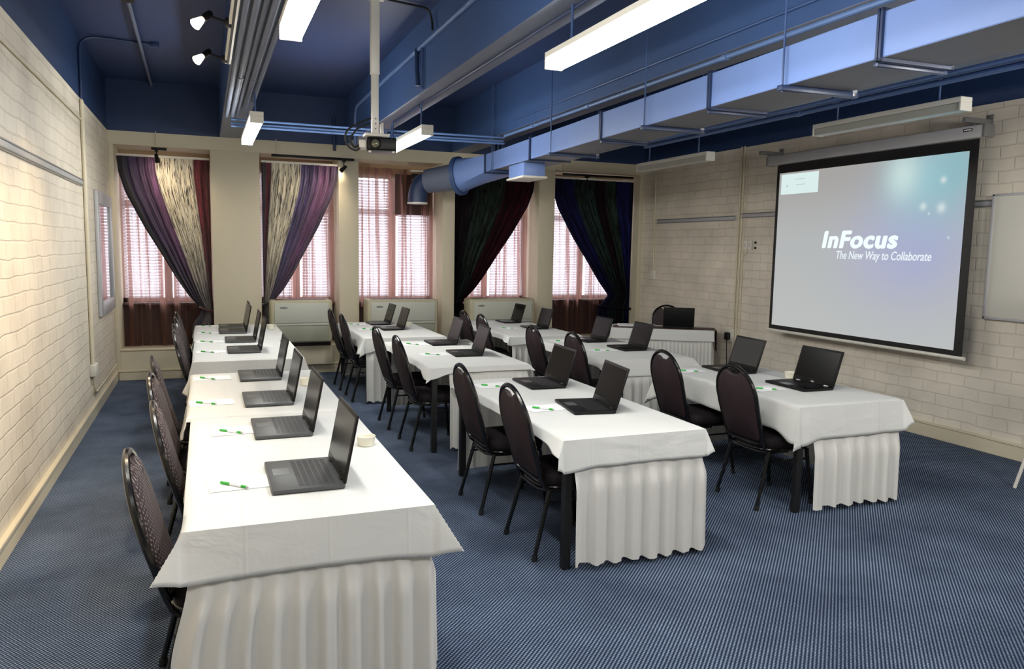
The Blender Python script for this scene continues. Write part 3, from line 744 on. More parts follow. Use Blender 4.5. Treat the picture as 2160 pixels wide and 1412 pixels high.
# ------------------------------------------------------------------ chairs
def make_chair():
    """faces +x; origin on the floor under the seat"""
    t = empty('banquet_chair')
    def outline(hw, top, bot, n=26):
        """stadium with a full round top, slightly narrower foot, as (y, z)"""
        pts = []
        r = hw
        for i in range(n + 1):
            a = PI * i / n
            pts.append((hw * math.cos(a), top - r + r * 1.0 * math.sin(a)))
        pts += [(-hw * 0.985, top - r - 0.10), (-hw * 0.93, bot + 0.05), (-hw * 0.86, bot + 0.01), (-hw * 0.70, bot)]
        pts += [(hw * 0.70, bot), (hw * 0.86, bot + 0.01), (hw * 0.93, bot + 0.05), (hw * 0.985, top - r - 0.10)]
        return pts
    def lean(z): return -0.155 - 0.145 * ((z - 0.44) / 0.56) - 0.012 * math.sin(PI * max(0, min(1, (z - 0.44) / 0.56)))
    # padded back with the hand slot left open under the top tube
    po = outline(0.203, 0.985, 0.475)
    po2 = []
    for y, z in po:
        zl = 0.985 - 0.048 + 2.2 * max(0, abs(y) - 0.062)
        po2.append((y, min(z, zl) if z > 0.9 else z))
    cyz = (0.0, 0.70)
    mb = MB()
    def ring(scale, dx):
        return [(lean(cyz[1] + (z - cyz[1]) * scale) + dx, y * scale, cyz[1] + (z - cyz[1]) * scale) for y, z in po2]
    rings = [ring(0.97, -0.014), ring(1.0, -0.008), ring(1.0, 0.012), ring(0.96, 0.026), ring(0.80, 0.036), ring(0.45, 0.040)]
    n = len(po2); o0 = len(mb.v)
    for rg in rings: mb.v += rg
    cback = len(mb.v); mb.v.append((lean(0.70) - 0.014, 0, 0.70)); cfr = len(mb.v); mb.v.append((lean(0.70) + 0.041, 0, 0.70))
    for k in range(len(rings) - 1):
        for j in range(n):
            a = o0 + k * n; mb.mi = 1 if k >= 1 else 0
            mb.face([a + j, a + (j + 1) % n, a + n + (j + 1) % n, a + n + j])
    mb.mi = 0
    for j in range(n): mb.face([o0 + (j + 1) % n, o0 + j, cback])
    mb.mi = 1
    l = o0 + (len(rings) - 1) * n
    for j in range(n): mb.face([l + j, l + (j + 1) % n, cfr])
    mb.obj('backrest', [M_fab_back, M_fab_front], t, angle=50)
    # tube round the back
    fo = outline(0.214, 1.0, 0.46)
    mb = MB(); mb.tube([(lean(z), y, z) for y, z in fo], 0.0145, 8, closed=True); mb.obj('back_frame', M_black, t)
    # seat cushion: rounded trapezoid, domed
    so = []
    for i in range(40):
        a = 2 * PI * i / 40
        c, s = math.cos(a), math.sin(a)
        x = math.copysign(abs(c) ** 0.55, c) * 0.215; y = math.copysign(abs(s) ** 0.55, s) * (0.215 + 0.02 * c)
        so.append((x + 0.06, y))
    mb = MB(); lv = [(0.93, 0.418), (1.0, 0.428), (1.015, 0.455), (1.0, 0.485), (0.92, 0.502), (0.6, 0.512), (0.2, 0.515)]
    o0 = len(mb.v)
    for sc_, z in lv: mb.v += [(0.06 + (x - 0.06) * sc_, y * sc_, z) for x, y in so]
    for k in range(len(lv) - 1):
        for j in range(40): mb.face([o0 + k * 40 + j, o0 + k * 40 + (j + 1) % 40, o0 + (k + 1) * 40 + (j + 1) % 40, o0 + (k + 1) * 40 + j])
    mb.face([o0 + j for j in range(40)][::-1]); mb.face([o0 + (len(lv) - 1) * 40 + j for j in range(40)])
    mb.obj('seat', M_fab_seat, t, angle=60)
    # frame under the seat, sweeping up to the back
    mb = MB(); mb.tube([(0.06 + (x - 0.06) * 0.96, y * 0.96, 0.415) for x, y in so], 0.011, 8, closed=True)
    for s in (-1, 1):
        pts = [(lean(0.56), s * 0.200, 0.56), (lean(0.48) - 0.004, s * 0.196, 0.48), (-0.150, s * 0.195, 0.43), (-0.12, s * 0.198, 0.405), (-0.06, s * 0.203, 0.402), (0.05, s * 0.207, 0.404)]
        mb.tube(pts, 0.011, 8)
    mb.tube([(-0.12, -0.196, 0.405), (-0.152, -0.13, 0.40), (-0.156, 0, 0.398), (-0.152, 0.13, 0.40), (-0.12, 0.196, 0.405)], 0.010, 8)
    mb.obj('seat_frame', M_black, t)
    for sx, xt, xf in ((-1, -0.115, -0.215), (1, 0.225, 0.27)):
        for s in (-1, 1):
            mb = MB(); mb.tube([(xt, s * 0.200, 0.408), (xt + (xf - xt) * 0.5, s * 0.212, 0.205), (xf, s * 0.225, 0.014)], 0.0145, 8, r1=0.013)
            lg = mb.obj('leg', M_black, t)
            mb = MB(); mb.tube([(xf + (xt - xf) * 0.06, s * 0.2235, 0.035), (xf, s * 0.225, 0.0)], 0.0175, 8); mb.obj('rubber_foot', M_rubber, lg)
    for s in (-1, 1):
        mb = MB(); mb.tube([(-0.148, s * 0.205, 0.335), (0.24, s * 0.206, 0.335)], 0.007, 6); mb.obj('stretcher', M_black, t)
    return t
chair0 = make_chair()
first_chair = [True]
CH = []
def place_chair(x, y, rz, label):
    if first_chair[0]: c = chair0; first_chair[0] = False
    else: c = copy_tree(chair0)
    c.location = (x, y, 0); c.rotation_euler = (0, 0, math.radians(rz))
    tag(c, label, 'chair', 'dark banquet chairs'); CH.append(c); return c
off = 0.30   # back top sits this far behind the origin
Lc = [(-0.295, 3.20, 0), (-0.262, 4.17, 2), (-0.33, 5.10, -2), (-0.365, 5.88, 3), (-0.275, 7.52, 0), (-0.30, 8.13, -1), (-0.31, 8.90, 2), (-0.32, 9.58, 0)]
for i, (x, y, r) in enumerate(Lc):
    place_chair(x + off, y, r, 'dark banquet chair, %s of eight in the %s' % (ordl(i, 8), ROWL))
Mc = [(1.645, 4.14, 0), (1.61, 4.97, 0), (1.57, 6.72, 0), (1.555, 7.55, 0), (1.46, 9.02, 0), (1.44, 9.78, 0)]
for i, (x, y, r) in enumerate(Mc):
    place_chair(x + off, y, r, 'dark brown banquet chair, %s of six in the %s' % (ordl(i, 6), ROWM))
Rc = [(3.47, 4.43, 0), (3.41, 5.24, 0), (3.28, 6.63, 0), (3.16, 7.34, 0), (3.07, 8.70, 0), (3.03, 9.25, 0)]
for i, (x, y, r) in enumerate(Rc):
    place_chair(x + off, y, r, 'black banquet chair, %s of six in the %s' % (ordl(i, 6), ROWR))
px, py, _ = loc_p(0.10, 0.62)
c = place_chair(px, py, math.degrees(PA) - 90, 'black banquet chair behind the presenter table, half hidden by a laptop')
c['group'] = 'presenter seat'

# ------------------------------------------------------------------ laptops
def make_laptop(tilt, screen_mat, chrome, k=1.0, name='laptop'):
    """user side -x; hinge at +x; origin under the middle of the base"""
    t = empty(name)
    W, D, HL = 0.465 * k, 0.30 * k, 0.305 * k
    mb = MB(); mb.box(-D / 2, D / 2, -W / 2, W / 2, 0.002, 0.021, 0.006, 2); mb.obj('base', M_lapbase if k > 0.99 else M_lapdark, t)
    mb = MB()
    rows, cols = 6, 15
    for r in range(rows):
        for c_ in range(cols):
            x = (0.105 - r * 0.0265) * k; y = -W / 2 + 0.035 + c_ * (W - 0.07) / cols
            if r == 5 and 4 <= c_ <= 8:
                if c_ > 4: continue
                w = 5
            else: w = 1
            mb.box(x - 0.0112 * k, x + 0.0112 * k, y + 0.0015, y + w * (W - 0.07) / cols - 0.0015, 0.0212, 0.01658, 0.0008, 1)
    mb.obj('keyboard', M_keys, t)
    mb = MB(); mb.box(-0.128 * k, -0.055 * k, -0.045 + 0.03, 0.06 + 0.03, 0.0205, 0.0218, 0.0004, 1); mb.obj('touchpad', M_pad, t)
    # lid
    T = Matrix.Translation((D / 2 - 0.008, 0, 0.017)) @ Matrix.Rotation(math.radians(tilt), 4, 'Y')
    mb = MB(); mb.box(0.0, 0.011, -W / 2, W / 2, 0.004, HL, 0.005, 2, M=T); lid = mb.obj('lid', M_lapdark, t)
    mb = MB(); mb.box(-0.0012, 0.0006, -W / 2 + 0.018, W / 2 - 0.018, 0.040, HL - 0.017, M=T); mb.obj('screen', screen_mat, lid)
    mb = MB()
    for s in (-1, 1): mb.tube([(D / 2 - 0.006, s * 0.15 - 0.022, 0.021), (D / 2 - 0.006, s * 0.15 + 0.022, 0.021)], 0.007, 10)
    mb.obj('hinge', M_silver if chrome else M_lapdark, t)
    if chrome:
        tx = text_mesh('DELL', 0.016, M_penwhite, 'maker_mark', 0.0, 0.0004)
        tx.matrix_local = T @ Matrix(((0, 0, -1, -0.0018), (-1, 0, 0, 0.0), (0, 1, 0, 0.016), (0, 0, 0, 1)))
        tx.parent = lid
    return t

def text_mesh(body, size, mat, name, shear=0.0, extrude=0.0, weight=0.0, spacing=1.0, width=None, height=None, bold=0.0):
    cu = bpy.data.curves.new(name, 'FONT'); cu.body = body; cu.size = size; cu.shear = shear; cu.extrude = extrude
    cu.align_x = 'CENTER'; cu.align_y = 'CENTER'; cu.offset = weight; cu.space_character = spacing
    tmp = bpy.data.objects.new(name + '_source', cu); COL.objects.link(tmp)
    dg = bpy.context.evaluated_depsgraph_get()
    me = bpy.data.meshes.new_from_object(tmp.evaluated_get(dg))
    bpy.data.objects.remove(tmp); bpy.data.curves.remove(cu)
    if width:
        xs = [v.co.x for v in me.vertices]; ys = [v.co.y for v in me.vertices]
        kx = width / (max(xs) - min(xs)); ky = (height / (max(ys) - min(ys))) if height else kx
        mx_, my_ = (max(xs) + min(xs)) / 2, (max(ys) + min(ys)) / 2
        for v in me.vertices: v.co.x = (v.co.x - mx_) * kx; v.co.y = (v.co.y - my_) * ky
    if bold:
        bm = bmesh.new(); bm.from_mesh(me)
        base = bm.faces[:] + bm.edges[:] + bm.verts[:]
        for dx, dy in ((bold, 0), (-bold, 0), (bold * 0.5, bold * 0.6), (-bold * 0.5, -bold * 0.6)):
            g = bmesh.ops.duplicate(bm, geom=base)['geom']
            bmesh.ops.translate(bm, verts=[v for v in g if isinstance(v, bmesh.types.BMVert)], vec=(dx, dy, 0))
        bm.to_mesh(me); bm.free()
    me.materials.clear(); me.materials.append(mat); me.name = name
    o = bpy.data.objects.new(name, me); COL.objects.link(o); return o

LAP = {}
def laptop(x, y, rz, label, kind='plain', tilt=11, k=1.0, group='open laptops on the training tables', z=ZT + 0.0012):
    key = (kind, tilt, k)
    if key not in LAP:
        LAP[key] = make_laptop(tilt, M_screen_g if kind == 'grey' else M_screen, kind == 'chrome', k); o = LAP[key]
    else: o = copy_tree(LAP[key])
    o.location = (x, y, z); o.rotation_euler = (0, 0, math.radians(rz))
    return tag(o, label, 'laptop', group)
Ll = [(0.385, 3.45), (0.375, 4.42), (0.365, 5.29), (0.375, 6.27), (0.33, 7.86), (0.33, 8.70), (0.28, 9.56), (0.29, 10.13)]
for i, (x, y) in enumerate(Ll):
    laptop(x, y, 0, 'open charcoal laptop, %s of eight in the %s' % (ordl(i, 8), ROWL))
Ml = [(2.30, 4.44, -8), (2.36, 5.33, -2), (2.33, 7.08, -4), (2.34, 7.93, -2), (2.15, 9.50, 0), (2.13, 10.16, 0)]
for i, (x, y, r) in enumerate(Ml):
    laptop(x, y, r, 'open black laptop, %s of six in the %s' % (ordl(i, 6), ROWM), tilt=17, k=[0.93, 0.93, 0.90, 0.90, 0.86, 0.86][i])
Rl = [(4.30, 4.68, 0, 'chrome'), (4.26, 5.50, -4, 'grey'), (4.13, 7.05, -2, 'plain'), (4.07, 7.80, 0, 'plain'), (4.00, 9.22, 0, 'plain'), (3.96, 10.06, 0, 'plain')]
for i, (x, y, r, k) in enumerate(Rl):
    d = {'chrome': 'open black laptop with bright hinges, ', 'grey': 'open laptop with pale grey-green screen, ', 'plain': 'open black laptop, '}[k]
    laptop(x, y, r, d + '%s of six in the %s' % (ordl(i, 6), ROWR), kind=k, tilt=17, k=[0.95, 0.93, 0.88, 0.86, 0.82, 0.82][i])
x, y, _ = loc_p(0.22, -0.03)
laptop(x, y, math.degrees(PA) + 90 + 180, 'open black laptop on the angled presenter table, its lid towards the room', tilt=8, k=0.88, group='presenter laptop', z=ZT + 0.0072)

# ------------------------------------------------------------------ pens, paper, bowls
def make_pen():
    t = empty('pen'); R = Matrix.Rotation(PI / 2, 4, 'Y')
    for nm, x0, x1, r, mt in (('rear_grip', -0.078, -0.026, 0.0062, M_green), ('barrel', -0.026, 0.038, 0.0058, M_penwhite), ('front_grip', 0.038, 0.066, 0.0062, M_green)):
        mb = MB(); mb.tube([(x0, 0, 0.0064), (x1, 0, 0.0064)], r, 10); mb.obj(nm, mt, t)
    mb = MB(); mb.tube([(0.066, 0, 0.0064), (0.080, 0, 0.0064)], 0.0055, 10, r1=0.0014); mb.obj('tip', M_silver, t)
    return t
pen0 = None
paper0 = None
def stationery(x, y, ang, label_tail, sheet=True):
    global pen0, paper0
    if pen0 is None: pen0 = make_pen(); p = pen0
    else: p = copy_tree(pen0)
    p.location = (x, y, ZT + 0.0032); p.rotation_euler = (0, 0, math.radians(ang))
    tag(p, 'green and white pen by the ' + label_tail, 'pen', 'green and white pens')
    if paper0 is None:
        mb = MB(); mb.box(-0.135, 0.135, -0.095, 0.095, 0, 0.0012, 0); paper0 = mb.obj('notepaper', M_paper); q = paper0
    else: q = paper0.copy(); COL.objects.link(q)
    q.location = (x + 0.03, y + 0.045, ZT + 0.0016); q.rotation_euler = (0, 0, math.radians(3))
    tag(q, 'white notepaper by the ' + label_tail, 'paper', 'sheets of notepaper')
LTL = ['laptop %s in the %s' % (ordl(i, 8), ROWL) for i in range(8)]
for i, (x, y) in enumerate([(0.095, 3.395), (0.113, 4.40), (-0.012, 5.25), (0.0, 6.23), (0.005, 7.77), (0.0, 8.60), (0.0, 9.45), (0.0, 10.24)]):
    stationery(x, y, -46 + 4 * (i % 3), LTL[i])
MTL = ['laptop %s in the %s' % (ordl(i, 6), ROWM) for i in range(6)]
for i, (x, y) in enumerate([(2.015, 4.46), (1.975, 5.34), (2.02, 7.09), (2.03, 7.90), (1.86, 9.48), (1.81, 10.10)]):
    stationery(x, y, -47 + 3 * (i % 3), MTL[i])
RTL = ['laptop %s in the %s' % (ordl(i, 6), ROWR) for i in range(6)]
for i, (x, y) in enumerate([(3.95, 4.63), (3.88, 5.54), (3.79, 6.95), (3.73, 7.78), (3.63, 9.22), (3.58, 10.02)]):
    stationery(x, y, -42 + 3 * (i % 3), RTL[i])

prof = [(0.0, 0.004), (0.036, 0.0), (0.040, 0.002), (0.047, 0.044), (0.050, 0.050), (0.0475, 0.052), (0.043, 0.048), (0.037, 0.012), (0.0, 0.009)]
mb = MB(); mb.lathe(prof, 36); bowl0 = mb.obj('sweet_bowl', M_ceramic)
BW = [(0.758, 3.916, 'front table of the left wall row'), (0.675, 5.80, 'second table of the left wall row'), (0.75, 8.22, 'third table of the left wall row'), (0.73, 9.80, 'farthest table of the left wall row'),
      (4.52, 5.02, 'front table of the screen-side row'), (2.46, 9.80, 'farthest table of the middle row'), (2.63, 7.44, 'second table of the middle row')]
for i, (x, y, w) in enumerate(BW):
    o = bowl0 if i == 0 else bowl0.copy()
    if i: COL.objects.link(o)
    o.location = (x, y, ZT + 0.0012)
    tag(o, 'small white ceramic bowl on the ' + w, 'bowl', 'small white bowls')
# folded white napkin on the second table of the middle row
mb = MB()
def napk(u, v): return (-0.07 + 0.14 * u, -0.10 + 0.2 * v, 0.002 + 0.035 * math.sin(PI * u) ** 0.7 * (0.75 + 0.25 * math.sin(4 * v + 1)))
mb.grid(napk, 16, 16); mb.box(-0.07, 0.07, -0.10, 0.10, 0.0, 0.0018)
o = mb.obj('napkin', M_cloth, angle=60); o.location = (2.615, 7.98, ZT + 0.0015); o.rotation_euler = (0, 0, 0.15)
tag(o, 'folded white napkin behind the laptops on the second table, middle row', 'napkin')
# papers on the presenter table
for x, y, w, d, r, lab in ((-0.45, -0.02, 0.28, 0.22, 0.15, 'stack of white papers at the left end of the presenter table'), (-0.17, 0.02, 0.14, 0.14, -0.2, 'small white paper beside the laptop on the presenter table')):
    mb = MB()
    for k in range(5): mb.box(-w / 2 + 0.004 * (k % 3), w / 2 + 0.003 * (k % 2), -d / 2, d / 2 + 0.003 * (k % 2), k * 0.004, k * 0.004 + 0.0032)
    o = mb.obj('paper_stack', M_paper); o.location = loc_p(x, y, ZT + 0.008); o.rotation_euler = (0, 0, PA + r); tag(o, lab, 'paper')

# ------------------------------------------------------------------ projection screen on wall arms
XS = 6.47
sy0, sy1, sz0, sz1 = 4.985, 7.605, 0.875, 2.855
t = thing('mounted_projection_screen', 'large pull-down projection screen showing a bright projected logo slide', 'screen', (XS, (sy0 + sy1) / 2, sz0))
cy = (sy0 + sy1) / 2
mb = MB(); mb.box(-0.004, 0.004, sy0 - cy, sy1 - cy, 0.0, sz1 - sz0, 0); mb.obj('black_border', M_blackmatt, t)
ia, ib, ic, id_ = sy0 + 0.085 - cy, sy1 - 0.05 - cy, 0.055, sz1 - sz0 - 0.10
m, nt, out = new_mat('projected_slide')
tc = N(nt, 'ShaderNodeTexCoord'); sx = N(nt, 'ShaderNodeSeparateXYZ'); L(nt, tc.outputs['Object'], sx.inputs[0])
def blob(yc, zc, ry, rz, gain):
    a = math_(nt, 'MULTIPLY', math_(nt, 'SUBTRACT', sx.outputs['Y'], yc), 1 / ry); c_ = math_(nt, 'MULTIPLY', math_(nt, 'SUBTRACT', sx.outputs['Z'], zc), 1 / rz)
    d2 = math_(nt, 'ADD', math_(nt, 'MULTIPLY', a, a), math_(nt, 'MULTIPLY', c_, c_))
    return math_(nt, 'MULTIPLY', math_(nt, 'POWER', 2.718, math_(nt, 'MULTIPLY', d2, -1.0)), gain)
g = N(nt, 'ShaderNodeMapRange'); L(nt, sx.outputs['Z'], g.inputs[0]); g.inputs[1].default_value = 0.0; g.inputs[2].default_value = 2.0
base = ramp(nt, [(0.0, lin(208, 211, 210)), (0.55, lin(200, 203, 203)), (0.85, lin(186, 184, 182)), (1.0, lin(182, 178, 174))]); L(nt, g.outputs[0], base.inputs[0])
col = mixc(nt, blob(-0.72, 1.02, 0.62, 0.55, 0.8), base.outputs['Color'], lin(184, 190, 236))
col = mixc(nt, blob(-0.20, 0.95, 0.5, 0.45, 0.35), col, lin(196, 198, 232))
col = mixc(nt, blob(-0.82, 1.66, 0.48, 0.42, 0.95), col, lin(168, 216, 228))
col = mixc(nt, blob(-0.52, 1.72, 0.20, 0.24, 0.9), col, lin(224, 250, 248))
col = mixc(nt, blob(-1.12, 1.80, 0.20, 0.35, 0.6), col, lin(150, 206, 216))
for yy_, zz_, rr in ((-0.78, 1.40, 0.035), (-0.98, 1.38, 0.045), (-0.98, 1.64, 0.03), (-0.85, 1.33, 0.012), (-1.08, 1.10, 0.012)):
    col = mixc(nt, blob(yy_, zz_, rr, rr, 0.9), col, lin(236, 252, 252))
e = N(nt, 'ShaderNodeEmission', Strength=0.60); L(nt, col, e.inputs['Color'])
L(nt, e.outputs[0], out.inputs['Surface'])
mb = MB(); mb.box(-0.0062, -0.0045, ia, ib, ic, id_); mb.obj('projected_slide', m, t)
M_txt = emit('projected_white', lin(236, 248, 250), 0.84); M_txt2 = emit('projected_white_soft', lin(230, 240, 246), 0.80)
def on_screen(o, y, z, x=-0.0068):
    o.matrix_local = Matrix(((0, 0, -1, x), (-1, 0, 0, y - cy), (0, 1, 0, z - sz0), (0, 0, 0, 1))); o.parent = t
# reading runs towards -y because the screen faces -x
on_screen(text_mesh('InFocus', 0.26, M_txt, 'logo_lettering', 0.16, 0.0, 0.005, 1.10, 1.01, 0.182, 0.009), 6.29, 1.962)
on_screen(text_mesh('The New Way to Collaborate', 0.10, M_txt2, 'tagline_lettering', 0.18, 0.0, 0.0008, 1.0, 1.20, 0.115, 0.0012), 5.98, 1.782)
mb = MB(); mb.box(-0.0070, -0.0064, 6.915 - cy, 7.52 - cy, 2.50 - sz0, 2.735 - sz0); panel = mb.obj('notice_panel', emit('notice_pale', lin(222, 242, 240), 0.74), t)
M_faint = emit('notice_lines', lin(186, 206, 206), 0.74)
mb = MB(); mb.box(-0.0074, -0.0071, 7.13 - cy, 7.30 - cy, 2.665 - sz0, 2.672 - sz0); mb.box(-0.0074, -0.0071, 7.12 - cy, 7.27 - cy, 2.60 - sz0, 2.608 - sz0); mb.box(-0.0074, -0.0071, 7.405 - cy, 7.43 - cy, 2.585 - sz0, 2.61 - sz0); mb.obj('notice_lines', M_faint, panel)
mb = MB(); mb.box(-0.055, 0.055, 4.92 - cy, 7.73 - cy, sz1 - sz0 + 0.005, sz1 - sz0 + 0.115, 0.008); case = mb.obj('roller_case', M_alu, t)
for ya, yb_ in ((4.895, 4.92), (7.73, 7.75)):
    mb = MB(); mb.box(-0.062, 0.062, ya - cy, yb_ - cy, sz1 - sz0 + 0.002, sz1 - sz0 + 0.118, 0.005); mb.obj('end_cap', M_alu_dark, case)
mb = MB(); mb.box(-0.0575, -0.0555, 5.02 - cy, 5.11 - cy, sz1 - sz0 + 0.066, sz1 - sz0 + 0.092); mb.obj('maker_plate', M_lapdark, case)
mb = MB(); mb.box(-0.0585, -0.0576, 5.027 - cy, 5.103 - cy, sz1 - sz0 + 0.073, sz1 - sz0 + 0.085); mb.obj('maker_plate_mark', M_penwhite, case)
mb = MB(); mb.tube([(0, sy0 - 0.03 - cy, -0.012), (0, sy1 + 0.03 - cy, -0.012)], 0.018, 12); mb.obj('bottom_bar', M_white_metal, t)
for y, w in ((7.80, 'left'), (5.06, 'right')):
    b_ = thing('screen_arm', 'grey metal wall arm over the %s end of the projection screen' % w, 'bracket', (XR, y, 3.02), 0, 'wall arms holding the screen')
    mb = MB(); mb.box(-0.34, -0.004, -0.018, 0.018, -0.02, 0.025, 0.003); mb.obj('arm', M_alu_dark, b_)
    mb = MB(); mb.box(-0.012, 0.0, -0.03, 0.03, -0.09, 0.07, 0.002); mb.obj('wall_plate', M_alu_dark, b_)
    mb = MB(); mb.tube([(-0.22, 0, -0.02), (-0.22, -0.02 if w == 'right' else -0.06, -0.040)], 0.006, 8); mb.obj('hook', M_alu_dark, b_)

# whiteboard, rails, wall fittings (right wall)
t = thing('whiteboard', 'plain whiteboard with silver frame beside the projection screen', 'whiteboard', (XR, 4.05, 1.25))
mb = MB(); mb.box(-0.050, -0.035, -0.86, 0.88, 0.0, 1.10, 0.003); mb.obj('board', M_wboard, t)
mb = MB()
mb.box(-0.057, -0.033, 0.865, 0.89, -0.012, 1.115, 0.004); mb.box(-0.057, -0.033, -0.885, -0.86, -0.012, 1.115, 0.004); mb.box(-0.057, -0.033, -0.885, 0.89, -0.014, 0.010, 0.004); mb.box(-0.057, -0.033, -0.885, 0.89, 1.095, 1.117, 0.004)
mb.obj('frame', M_alu, t)
mb = MB(); mb.box(-0.035, -0.0, -0.7, 0.7, 0.84, 0.92); mb.box(-0.035, -0.0, -0.7, 0.7, 0.06, 0.14); mb.obj('hanging_batten', M_alu_dark, t)
def wall_rail(name, x, sgn, y0, y1, z, label):
    t = thing(name, label, 'rail', (x, (y0 + y1) / 2, z), 0, 'metal display rails on the walls')
    h = (y1 - y0) / 2
    mb = MB(); mb.box(0, sgn * 0.022, -h, h, -0.034, 0.034, 0.004); mb.obj('rail_channel', M_alu, t)
    mb = MB(); mb.box(sgn * 0.0222, sgn * 0.028, -h, h, 0.018, 0.030, 0.002); mb.box(sgn * 0.0222, sgn * 0.028, -h, h, -0.030, -0.020, 0.002); mb.obj('rail_lip', M_alu_dark, t)
    return t
wall_rail('display_rail', XL, 1, -2.5, 8.56, 2.36, 'long silver display rail on the brick left wall')
wall_rail('display_rail', XR, -1, 8.63, 10.57, 2.265, 'silver display rail on the right wall beside the navy curtain')
wall_rail('display_rail', XR, -1, -2.5, 8.49, 2.29, 'silver display rail passing behind the projection screen and whiteboard')

def conduit(pts, r, mat, label, cat='conduit', name='conduit', group=None, n=8):
    mb = MB(); mb.tube(pts, r, n); return tag(mb.obj(name, mat, angle=60), label, cat, group)
def bend(a, c, b, k=6):
    """quadratic curve through corner c"""
    A, B, C = Vector(a), Vector(b), Vector(c)
    return [tuple((1 - s) ** 2 * A + 2 * s * (1 - s) * C + s * s * B) for s in [i / k for i in range(k + 1)]]
# left wall
conduit([(XL + 0.018, 8.70, ZW - 0.02), (XL + 0.018, 8.70, 0.56)], 0.016, M_plaster, 'cream vertical conduit on the brick left wall, ending in a socket box')
conduit([(XL + 0.018, 8.79, ZW - 0.02), (XL + 0.018, 8.79, 0.56)], 0.011, M_plaster, 'thin cream cable tube beside the vertical conduit on the left wall')
conduit([(XL + 0.012, -2.5, 2.975), (XL + 0.012, 8.66, 2.975)], 0.010, M_plaster, 'thin horizontal cable along the top of the brick left wall')
mb = MB(); mb.box(XL, XL + 0.055, 8.64, 8.84, 0.44, 0.56, 0.008); tag(mb.obj('socket_box', M_white_metal), 'cream socket box low on the brick left wall', 'socket')
conduit(bend((XL + 0.02, 8.73, 0.435), (XL + 0.02, 8.73, 0.24), (XL + 0.02, 8.95, 0.24)) + [(XL + 0.02, 10.9, 0.24)], 0.010, M_plaster, 'cream cable looping under the socket box along the left wall')
# dark blue conduit up the wall and across the slab of the first bay
conduit([(XL + 0.016, 8.72, ZW)] + bend((XL + 0.016, 8.72, ZS - 0.16), (XL + 0.02, 8.78, ZS - 0.02), (XL + 0.2, 8.84, ZS - 0.018)) + [(-0.42, 8.90, ZS - 0.018)], 0.013, M_ductdark, 'dark blue conduit bending from the left wall across the slab')
mb = MB(); mb.box(-0.46, -0.38, 8.85, 8.96, ZS - 0.05, ZS - 0.001, 0.004); tag(mb.obj('ceiling_junction_box', M_ductdark), 'small dark junction box at the end of the bent blue conduit', 'junction box')
conduit([(-0.535, 7.3, ZS - 0.052), (-0.575, 11.0, ZS - 0.052)], 0.018, M_beam, 'pale straight conduit running along the slab above the left aisle')
mb = MB(); mb.box(-0.58, -0.49, 7.16, 7.34, ZS - 0.06, ZS - 0.001, 0.006); tag(mb.obj('ceiling_junction_box', M_lapdark), 'black junction box at the near end of the straight slab conduit', 'junction box')
# mirror
t = thing('wall_mirror', 'tall silver-framed mirror on the brick left wall reflecting a window', 'mirror', (XL, 10.17, 1.66))
M_mirror = paint('mirror_glass', lin(215, 215, 220), 0.03, 0.0, bump=0, metal=1.0)
mb = MB(); mb.box(0.004, 0.016, -0.56, 0.56, -0.56, 0.56); mb.obj('mirror_glass', M_mirror, t)
mb = MB()
for y0, y1, z0, z1 in ((-0.68, -0.55, -0.69, 0.69), (0.55, 0.68, -0.69, 0.69), (-0.55, 0.55, 0.55, 0.69), (-0.55, 0.55, -0.69, -0.55)): mb.box(0.002, 0.04, y0, y1, z0, z1, 0.008)
mb.obj('frame', M_alu, t)
# right wall
for y, w in ((8.56, 'left'), (8.50, 'middle')):
    conduit([(XR - 0.014, y, 3.20), (XR - 0.014, y, 0.158)], 0.012, M_plaster, 'cream vertical conduit, %s one of three beside the projection screen' % w)
conduit([(XR - 0.012, 8.44, 2.98), (XR - 0.012, 8.44, 0.158)], 0.008, M_plaster, 'cream vertical conduit, right one of three beside the projection screen')
conduit([(XR - 0.014, 10.66, 3.00), (XR - 0.014, 10.64, 1.50)], 0.012, M_plaster, 'cream vertical conduit down to the switch near the navy curtain')
mb = MB(); mb.box(XR - 0.04, XR, 10.58, 10.70, 1.35, 1.49, 0.008); tag(mb.obj('light_switch', M_white_metal), 'white switch box on the right wall near the navy curtain', 'switch')
for k, (y, w) in enumerate(((8.38, 'left'), (8.29, 'right'))):
    t = thing('wall_control', 'small white wall control, %s of two beside the screen conduits' % w, 'control', (XR, y, 1.90))
    mb = MB(); mb.box(-0.03, 0, -0.036, 0.036, -0.06, 0.06, 0.006); mb.obj('cover', M_white_metal, t)
    mb = MB(); mb.box(-0.033, -0.029, -0.012, 0.012, -0.02, 0.02, 0.002); mb.obj('button', M_alu, t)
for z in (1.935, 1.865):
    t = thing('wall_dial', 'small black round dial, %s of two beside the white wall controls' % ('upper' if z > 1.9 else 'lower'), 'dial', (XR, 8.205, z))
    mb = MB(); mb.lathe([(0.016, 0), (0.016, 0.012), (0.012, 0.016), (0, 0.016)], 18, M=Matrix.Rotation(-PI / 2, 4, 'Y')); mb.obj('knob_cap', M_lapdark, t)
conduit(bend((XR - 0.012, 8.36, 1.845), (XR - 0.012, 8.36, 1.78), (XR - 0.012, 8.43, 1.76)), 0.008, M_plaster, 'short cream cable loop below the white wall controls', 'cable', 'wall_cable')
t = thing('wall_socket', 'white wall socket with a black plug behind the presenter table', 'socket', (XR, 8.62, 0.68))
mb = MB(); mb.box(-0.03, 0, -0.08, 0.10, -0.09, 0.08, 0.006); mb.obj('socket_plate', M_white_metal, t)
mb = MB(); mb.box(-0.08, -0.029, -0.03, 0.05, -0.07, 0.03, 0.012); mb.obj('plug', M_rubber, t)
